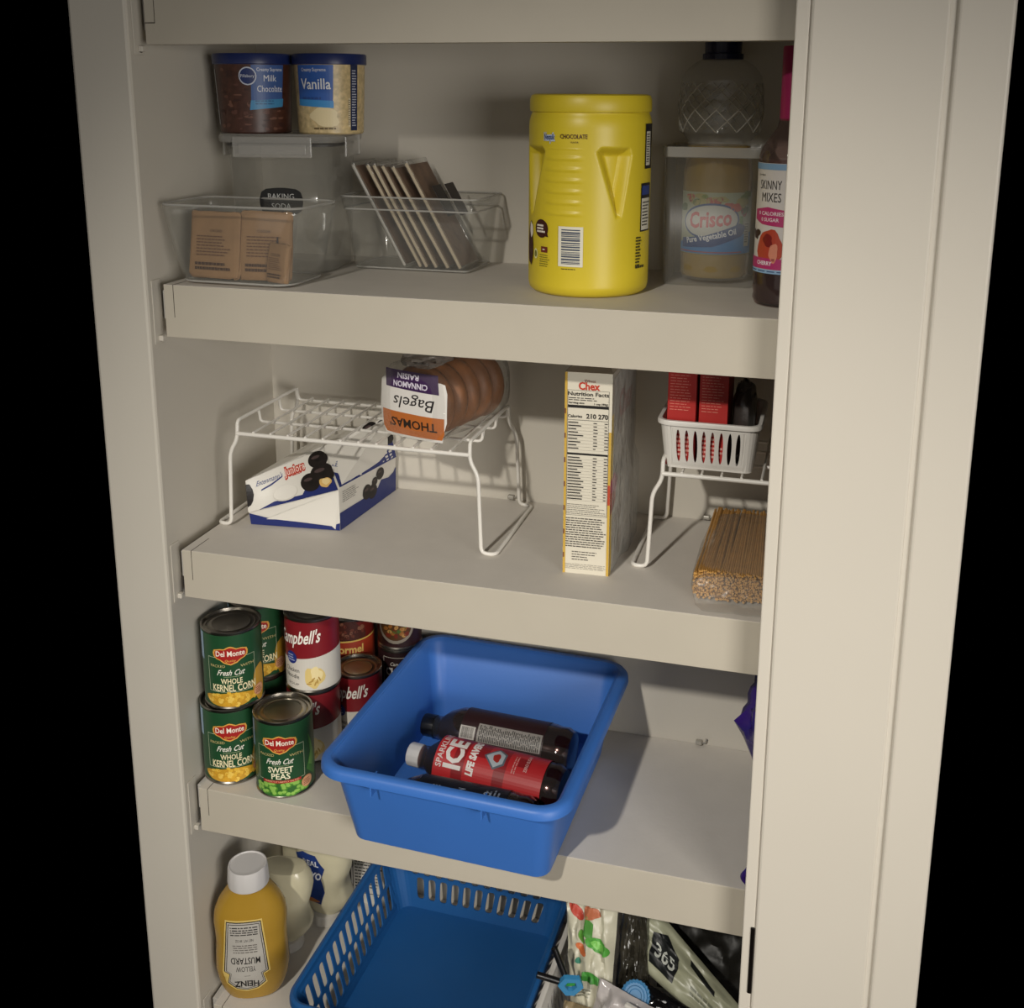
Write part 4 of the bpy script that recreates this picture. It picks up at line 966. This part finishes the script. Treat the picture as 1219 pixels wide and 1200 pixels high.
lying_bottle('soda_bottle', 'dark soda bottle with barcode side up, rearmost in blue bin', (.2760, .1800, zb+.0375), (.5100, .1640, zb+.0385), .0362, M_black, M_soda, art_back, upv=(.25, -.75, .6))
lying_bottle('soda_bottle', 'dark-labelled soda bottle, frontmost in blue bin behind its rim', (.2760, .0070, zb+.0365), (.4950, -.0010, zb+.0365), .0345, M_black, M_soda, art_dark, upv=(.1, -.1, 1))

t = thing('purple_bag', 'crumpled glossy purple bag at right end, mostly behind jamb', 'bag', (.83, .12, z3+.001))
M_pur = mat('purple_film', '35206e', .22, bump=.8, bscale=35, vary=.25, vscale=14)
b = pillow((.0, -.01, .128), (.088, .085, .118), seed=13, amp=.16, fr=2.6, ex=(2.4, 2.4, 3), n=40, m=28)
for v in b.verts:
    v.co.x += .006 + .075*max(0, (.165-v.co.z)/.165)
    v.co.z = max(v.co.z, .0005)
obj('bag', b, M_pur, t, True)
b = nb(); tube(b, smooth_path([(-.040, -.085, .075), (-.058, -.100, .050), (-.056, -.112, .025), (-.066, -.113, .012), (-.058, -.113, .004)], .01), .0042, 8); obj('drawn_edge', b, M_pur, t, True)

# ------------------------------------------------------------------ lowest shelf: squeeze bottles, baskets and bags
z4 = Z[4]
def oval_bottle(t, prof, e, m, sy, name='bottle_body', n=64):
    b = nb(); loft(b, [[(x, y, z) for x, y in superell(a, a*sy*(k if k else 1), e, n)] for a, z, k in prof]); return obj(name, b, m, t, True)
def oval_front(prof, e, sy):
    def fn(u, v, h):
        z = v; a, k = prof[-1][0], prof[-1][2] or 1
        for (a0, z0_, k0), (a1, z1_, k1) in zip(prof, prof[1:]):
            if z0_ <= z <= z1_:
                f = (z-z0_)/(z1_-z0_); a = a0+(a1-a0)*f; k = (k0 or 1)*(1-f)+(k1 or 1)*f; break
        q = max(0, 1-abs(u/a)**e)**(1/e)
        return Vector((u, -(a*sy*k)*q-h, v))
    return fn
PM = [(.030, 0, 1), (.040, .003, 1), (.0465, .014, 1), (.0515, .030, 1), (.0545, .050, 1), (.0535, .075, 1), (.0520, .095, 1), (.0530, .115, 1), (.0540, .130, 1), (.0520, .146, 1), (.0450, .163, 1), (.0340, .178, 1.2), (.0270, .187, 1.5), (.0260, .192, 1.55)]
t = thing('mustard_bottle', 'mustard squeeze bottle with upside down label and white cap', 'bottle', (.0420, .0480, z4), rad(24))
oval_bottle(t, PM, 2.3, mat('mustard_plastic', 'a88430', .22, bump=.02, vary=.03, vscale=25), .64)
b = nb(); lathe(b, [(.0255, .187), (.0300, .188), (.0305, .192), (.0290, .214), (.0278, .2185), (.0262, .2185), (.0255, .2172), (.004, .2172)], 72, fn=lambda x, y, z, a: (x*(1+.008*math.cos(60*a)*(1 if .19 < z < .216 else 0)), y*(1+.008*math.cos(60*a)*(1 if .19 < z < .216 else 0))))
obj('cap', b, mat('cap_white', 'cbc8c6', .45), t, True)
f0 = oval_front(PM, 2.3, .64)
A = Art(lambda u, v, h: f0(-u-.007, .0840-v, h), cut=.005, cuty=True, lift=.0005)
def key(k, dx=0):
    s = [(-.026, -.044), (.026, -.044), (.034, .020), (.0255, .0225), (.029, .034), (.016, .041), (0, .0435), (-.016, .041), (-.029, .034), (-.0255, .0225), (-.034, .020)]
    return [(x*(1-k*.030)*1.04, y*(1-k*.018)*1.42) for x, y in s]
A.poly('d9bd6c', key(0), 1); A.poly('2a2620', key(2.2), 2); A.poly('b9b4ab', key(3.6), 3); A.poly('2a2620', key(5.2), 4); A.poly('b5b1a9', key(6.2), 5)
A.text('1f1d1c', 'HEINZ', 0, .0450, .0105, 7, width=.036, bold=.03, arc=-6); A.lines('6a655f', -.006, .006, .0325, .0310, 1, layer=7)
A.text('1f1d1c', 'YELLOW', 0, .0195, .0090, 7, width=.029); A.text('1f1d1c', 'MUSTARD', 0, .0055, .0110, 7, width=.043, bold=.01)
A.lines('6a655f', -.018, .018, -.006, -.022, 4, th=.4, layer=7, ragged=.1, seed=3); A.text('2a2826', 'NET WT. 30 OZ', 0, -.0290, .0045, 7, width=.026); A.lines('3a3836', -.020, .020, -.037, -.053, 4, th=.45, layer=7, seed=5, ragged=.0)
A.build(t)

PY_ = [(.024, 0, 1), (.034, .003, 1), (.041, .02, 1), (.044, .045, 1), (.040, .075, 1), (.0360, .095, 1), (.038, .115, 1), (.042, .135, 1), (.040, .152, 1), (.032, .168, 1.1), (.022, .182, 1.3), (.020, .187, 1.4)]
M_mayo = mat('mayo_plastic', 'c2bb9f', .2, bump=.03, vary=.05, vscale=30)
def mayo(label, x, y, rz, sc, blue, capcol='b9b5ad', uo=0, zs=1):
    t = thing('mayonnaise_bottle', label, 'bottle', (x, y, z4), rad(rz))
    HT = .209*sc*zs
    # the bottle stands on its cap: neck below, broad rounded base on top
    pr2 = [(a*sc, HT-z*sc*zs, k) for a, z, k in PY_][::-1]
    oval_bottle(t, pr2, 2.4, M_mayo, .62)
    b = nb(); lathe(b, [(.024*sc, 0), (.026*sc, .002), (.024*sc, .024*sc*zs), (.019*sc, .027*sc*zs)], 48); obj('cap', b, mat('cap_'+capcol, capcol, .4), t, True)
    if not blue: return t
    g = oval_front(pr2, 2.4, .62); q = zs; A = Art(lambda u, v, h: g(u+uo, v*zs, h), cut=.005, cuty=True, lift=.0006)
    A.poly('1c3470', [(-.024*sc, .070*sc), (.018*sc, .060*sc), (.024*sc, .090*sc), (.018*sc, .118*sc), (.026*sc, .150*sc), (.012*sc, .178*sc), (-.010*sc, .180*sc), (-.026*sc, .165*sc)], 1)
    A.text('d5d7dc', 'REAL', .004*sc, .158*sc, .013*sc, 3, width=.026*sc, bold=.03); A.text('e6e6e8', 'MAYO', .002*sc, .125*sc, .020*sc, 3, width=.034*sc, bold=.04, shear=.2)
    A.blob('a5673a', -.002*sc, .068*sc, .016*sc, .006*sc, 2, seed=3)
    A.build(t)
    return t
mayo('mayonnaise squeeze bottle close behind mustard, plain side showing', .0480, .1430, 8, 1.06, False, zs=.66)
mayo('mayonnaise squeeze bottle with navy label, between mustard and white carton', .0840, .2160, -4, 1.12, True, uo=-.014, zs=.68)
t = thing('mayonnaise_jar', 'mayonnaise jar with dark navy lid at the back left corner', 'jar', (.0190, .2660, z4))
b = nb(); lathe(b, [(.030, 0), (.034, .004), (.035, .02), (.035, .11), (.033, .122), (.030, .126)], 48); obj('jar_body', b, M_mayo, t, True)
b = nb(); lathe(b, [(.034, .122), (.0360, .123), (.0360, .150), (.034, .153), (.004, .153)], 56); obj('lid', b, mat('navy_jar_lid', '12162c', .35), t, True)
A = Art(cylmap(.036, facing(.03, .225)+.2), lift=.0005); A.text('d0cdc8', 'kraft', .003, .139, .013, 3, width=.034, bold=.04); A.frame('b9b5b0', -.020, .1295, .026, .1485, .001, 1); A.build(t)
t = thing('carton', 'white carton with black text panel behind left rim of blue basket', 'carton', (.1330, .280, z4), rad(3))
obj('carton', B(-.036, .036, -.020, .020, 0, .170, bev=.0008), mat('white_card', 'cdc9c0', .5, bump=.03), t)
A = Art(planemap((0, -.020, 0), (1, 0, 0), (0, 0, 1)), cut=0, lift=.0003)
A.lines('3a3836', -.018, .032, .160, .100, 13, th=.5, layer=1, seed=2, word=.006); A.frame('1c1b1a', -.022, .02, .035, .165, .0012, 1); A.poly('17161a', [(-.036, .03), (-.024, .03), (-.026, .10), (-.034, .115), (-.036, .112)], 1); A.lines('4a4846', -.018, .032, .09, .03, 10, th=.4, layer=1, seed=4, word=.006)
A.build(t)

def holes_blue(side, L):
    n = 13 if side in (0, 2) else 11
    out = []
    for r in range(2):
        t0, t1 = (.54, .92) if r else (.16, .54)
        off = (.5/n)*.5 if r else 0
        for i in range(n):
            s0 = .03+.93*(i)/n+off; out.append((s0, min(.995, s0+.93/n), t0, t1, 'slot', -.18))
    return out
t = thing('slotted_basket', 'large empty dark blue basket with two rows of slots', 'basket', (.3240, .110, z4+.0005), rad(-1))
basket_grid('wall', (.131, .160, .018), (.158, .178, .024), .105, holes_blue, M_dblue, t, .0022)
b = nb(); loft(b, rrings([(.128, .157, .018, 0), (.1325, .1615, .019, 0), (.1325, .1615, .019, .003), (.128, .157, .018, .003)])); obj('bottom', b, M_dblue, t)
b = nb(); rs = [[(x, y, z) for x, y in rrect(.158+d, .178+d, .024+d, 8)] for d, z in ((-.0015, .1035), (-.001, .108), (.003, .1095), (.0075, .108), (.0085, .104), (.0085, .098), (.0072, .098), (.0068, .103), (.002, .1035))]
loft(b, rs+[rs[0]], False, False); obj('rim', b, M_dblue, t, True)

def holes_net(side, L):
    n = 18 if side in (0, 2) else 16; out = []
    for r in range(3):
        t0 = .12+.25*r
        for i in range(n):
            s0 = .02+.95*i/n+(.008 if r % 2 else 0); out.append((s0, min(.998, s0+.95/n), t0, t0+.25, 'ellipse', .25 if r % 2 else -.25))
    return out
t = thing('slotted_basket', 'white basket full of food bags at lower right', 'basket', (.6420, .0950, z4+.0005), rad(-1.5))
basket_grid('wall', (.125, .140, .018), (.138, .168, .022), .105, holes_net, M_white, t, .0018)
b = nb(); loft(b, rrings([(.122, .137, .018, 0), (.1265, .1415, .019, 0), (.1265, .1415, .019, .003), (.122, .137, .018, .003)])); obj('bottom', b, M_white, t)
b = nb(); rs = [[(x, y, z) for x, y in rrect(.138+d, .168+d, .022+d, 8)] for d, z in ((-.0015, .1035), (-.001, .108), (.002, .109), (.0065, .108), (.0075, .104), (.0075, .099), (.0062, .099), (.0058, .103), (.002, .1035))]
loft(b, rs+[rs[0]], False, False); obj('rim', b, M_white, t, True)

def flatbag(name, label, corners, th, m, seed=0, amp=.02, cat='bag', art=None, pm=None, W=None, H=None):
    """bag spanned between four corners (bottom-left, bottom-right, top-right, top-left as seen from the camera)"""
    p = [Vector(c) for c in corners]; o = (p[0]+p[1]+p[2]+p[3])/4
    root = thing(name, label, cat, (o.x, o.y, min(q.z for q in p)))
    q = [x-root.location for x in p]
    n = (q[1]-q[0]).cross(q[3]-q[0]).normalized(); W = (q[1]-q[0]).length; H = (q[3]-q[0]).length
    def surf(u, v, h):
        a, b_ = u/W, v/H
        base = q[0]*(1-a)*(1-b_)+q[1]*a*(1-b_)+q[2]*a*b_+q[3]*(1-a)*b_
        bul = (max(0, 1-(2*a-1)**4)*max(0, 1-(2*b_-1)**4))**.6
        wr = amp*noise.noise(Vector((a*5+seed, b_*5, seed)))+amp*.5*noise.noise(Vector((a*11+seed, b_*9, seed)))
        return base+n*(th*bul+wr*(.3+bul)+h)
    bm = nb(); NX, NY = 26, 26
    g = [[bm.verts.new(surf(W*i/NX, H*j/NY, 0)) for i in range(NX+1)] for j in range(NY+1)]
    k = [[(g[j][i] if i in (0, NX) or j in (0, NY) else bm.verts.new(surf(W*i/NX, H*j/NY, 0)-n*(2*th*(max(0, 1-(2*i/NX-1)**4)*max(0, 1-(2*j/NY-1)**4))**.6))) for i in range(NX+1)] for j in range(NY+1)]
    for j in range(NY):
        for i in range(NX):
            bm.faces.new((g[j][i], g[j][i+1], g[j+1][i+1], g[j+1][i])); bm.faces.new((k[j][i], k[j+1][i], k[j+1][i+1], k[j][i+1]))
    obj('film', bm, m, root, True)
    if art:
        A = Art(surf, cut=min(W, H)/26, cuty=True, lift=.0012, step=.0002); art(A, W, H); A.build(root)
    return root
zz = z4+.01
def art_veg(A, W, H):
    rr = random.Random(6)
    A.ell('b5402e', W*.26, H*.84, W*.10, H*.07, 2, 20, .6); A.poly('4c8a3a', [(W*.45, H*.70), (W*.62, H*.62), (W*.60, H*.78), (W*.5, H*.84)], 2)
    A.ell('4f9a3c', W*.72, H*.62, W*.16, H*.085, 2, 20, 1.1); A.ell('7cc05a', W*.72, H*.62, W*.10, H*.05, 3, 20, 1.1); A.ell('3f8a34', W*.60, H*.36, W*.24, H*.045, 2, 20, -.1); A.ell('5f9a3c', W*.40, H*.66, W*.06, H*.06, 2)
    A.ell('c46a3a', W*.38, H*.56, W*.09, H*.05, 2, 16, .8); A.blob('b56a4a', W*.56, H*.86, W*.14, H*.05, 2, seed=4); A.ell('3c7f6a', W*.30, H*.46, W*.05, H*.025, 2)
    A.lines('8a8a78', W*.30, W*.62, H*.27, H*.20, 3, layer=2, seed=3); A.lines('a59a70', W*.2, W*.8, H*.14, H*.06, 2, layer=2)
flatbag('produce_bag', 'white food bag printed with red and green vegetables', ((.536, .060, zz+.055), (.592, .050, zz+.060), (.588, .130, .335), (.508, .135, .345)), .014, mat('white_print_film', 'bdb9a4', .35, bump=.5, bscale=40), 3, .010, art=art_veg)
def art_365(A, W, H):
    A.poly('16191a', [(W*.21, H*.22), (W*.42, H*.22), (W*.45, H*.70), (W*.32, H*.84), (W*.21, H*.68)], 2); A.text('c9ccc4', '365', W*.33, H*.48, H*.21, 3, width=W*.165, bold=.02)
    A.lines('7c7f6c', W*.56, W*.84, H*.5, H*.28, 2, layer=2); A.poly('1a1c1a', [(W*.52, H*.86), (W*.74, H*.80), (W*.745, H*.70), (W*.535, H*.78)], 2)
flatbag('frozen_bag', 'pale long food bag with black patch reading 365', ((.600, .135, .246), (.775, .050, .196), (.782, .090, .224), (.604, .190, .320)), .012, mat('pale_film', 'a4a58c', .35, bump=.4, bscale=40), 5, .006, art=art_365)
flatbag('dark_bag', 'dark translucent bag between the vegetable bag and 365 bag', ((.590, .100, .205), (.640, .110, .200), (.625, .150, .325), (.590, .160, .330)), .012, mat('smoky_film', '35322a', .18, bump=1, bscale=45, vary=.4, vscale=30), 8, .012)
flatbag('black_bag', 'glossy black bag with crinkled top edge below 365 bag', ((.630, .050, .18), (.774, .030, .17), (.775, .050, .222), (.628, .085, .255)), .012, mat('black_film', '0c0b0c', .12, bump=1, bscale=60), 11, .010)
flatbag('black_bag', 'large dull black bag at the back right of white basket', ((.640, .180, .16), (.778, .170, .16), (.780, .215, .30), (.635, .240, .33)), .012, mat('black_matte_film', '15130f', .5, bump=.5, bscale=30), 14, .010)
def art_slider(A, W, H):
    A.text('b03a52', 'SLIDER', W*.60, H*.45, H*.17, 2, width=W*.42, rot=.25); A.lines('b9b4b0', W*.1, W*.5, H*.8, H*.6, 3, layer=1)
flatbag('zip_bag', 'crinkled white slider bag with red lettering in front of basket', ((.560, .035, .160), (.690, .000, .165), (.665, .045, .245), (.575, .065, .262)), .014, clear('milky_film', haze=.75, hazecol='c4bdbb', rough=.15, bump=1, bscale=45), 17, .012, art=art_slider)
def art_net(A, W, H): A.text('5a2a22', 'chips', W*.5, H*.5, H*.12, 2, width=W*.4)
flatbag('snack_bag', 'beige bag at front left corner of white basket', ((.525, .010, .150), (.580, .000, .150), (.575, .050, .222), (.528, .050, .226)), .010, mat('beige_film', '8a7a5c', .4, bump=.6), 19, .010, art=art_net)
# blue bag clips
M_cb = mat('clip_blue', '3f93c8', .3)
t = thing('bag_clip', 'sky blue bag clip with two black arms on basket rim', 'clip', (.541, .030, .272), rad(20))
b = nb(); o = [(-.018, .004), (-.010, .020), (.012, .016), (.018, -.004), (.006, -.022), (-.006, -.020)]; o2 = [(-.009, .003), (-.005, .010), (.006, .009), (.009, -.002), (.003, -.010), (-.003, -.009)]
def cpt(p, yy): return Vector((p[0], yy-p[1]*.35, p[1]))
v = [[b.verts.new(cpt(p, yy)) for p in L_] for L_, yy in ((o, -.004), (o2, -.004), (o2, .004), (o, .004))]
for a_, c_ in ((0, 1), (1, 2), (2, 3), (3, 0)):
    for i in range(6): b.faces.new((v[a_][i], v[a_][(i+1) % 6], v[c_][(i+1) % 6], v[c_][i]))
obj('clip_body', b, M_cb, t)
for p0, p1 in (((-.014, 0, .006), (-.046, .004, .016)), ((-.008, 0, .016), (-.022, .01, .052))):
    b = nb(); tube(b, [p0, p1], .0045, 10); obj('arm', b, M_black, t, True)
b = nb(); box(b, -.006, .006, -.002, .002, .0, .0075); obj('insert', b, mat('green_insert', '2f8a3f', .4), t)
t = thing('blue_lid', 'small round ribbed light blue lid lying among the bags', 'lid', (.626, .066, .243))
b = nb(); lathe(b, [(.002, .0035), (.008, .0035), (.009, .0050), (.012, .0050), (.013, .0035), (.016, .0035), (.0175, .0050), (.0200, .0040), (.0205, 0), (.0195, -.005)], 48, fn=lambda x, y, z, a: (x*(1+.03*math.cos(24*a)), y*(1+.03*math.cos(24*a)))); 
for q in b.verts: q.co = Matrix.Rotation(rad(48), 3, 'X') @ q.co
obj('disc', b, mat('light_blue', '3a75a2', .5), t)
t = thing('bag_clip', 'long pale bag clip with blue end lying across the slider bag', 'clip', (.645, .020, .258), rad(-24))
b = B(-.030, .030, -.004, .004, -.003, .003, bev=.002); obj('bar', b, M_white, t)
b = nb(); tube(b, smooth_path([(.028, 0, 0), (.044, 0, .004), (.048, .0, -.012), (.036, 0, -.016)], .008), .0048, 10); obj('hinge', b, M_cb, t, True)
t = thing('bag_clip', 'dark royal blue bag clip at the bottom right of the bags', 'clip', (.705, .015, .232), rad(-15))
b = nb(); tube(b, smooth_path([(-.020, 0, 0), (-.005, 0, .008), (.02, 0, .002), (.024, 0, -.014)], .008), .005, 10); obj('hinge', b, mat('royal_blue', '2444a8', .3), t, True)
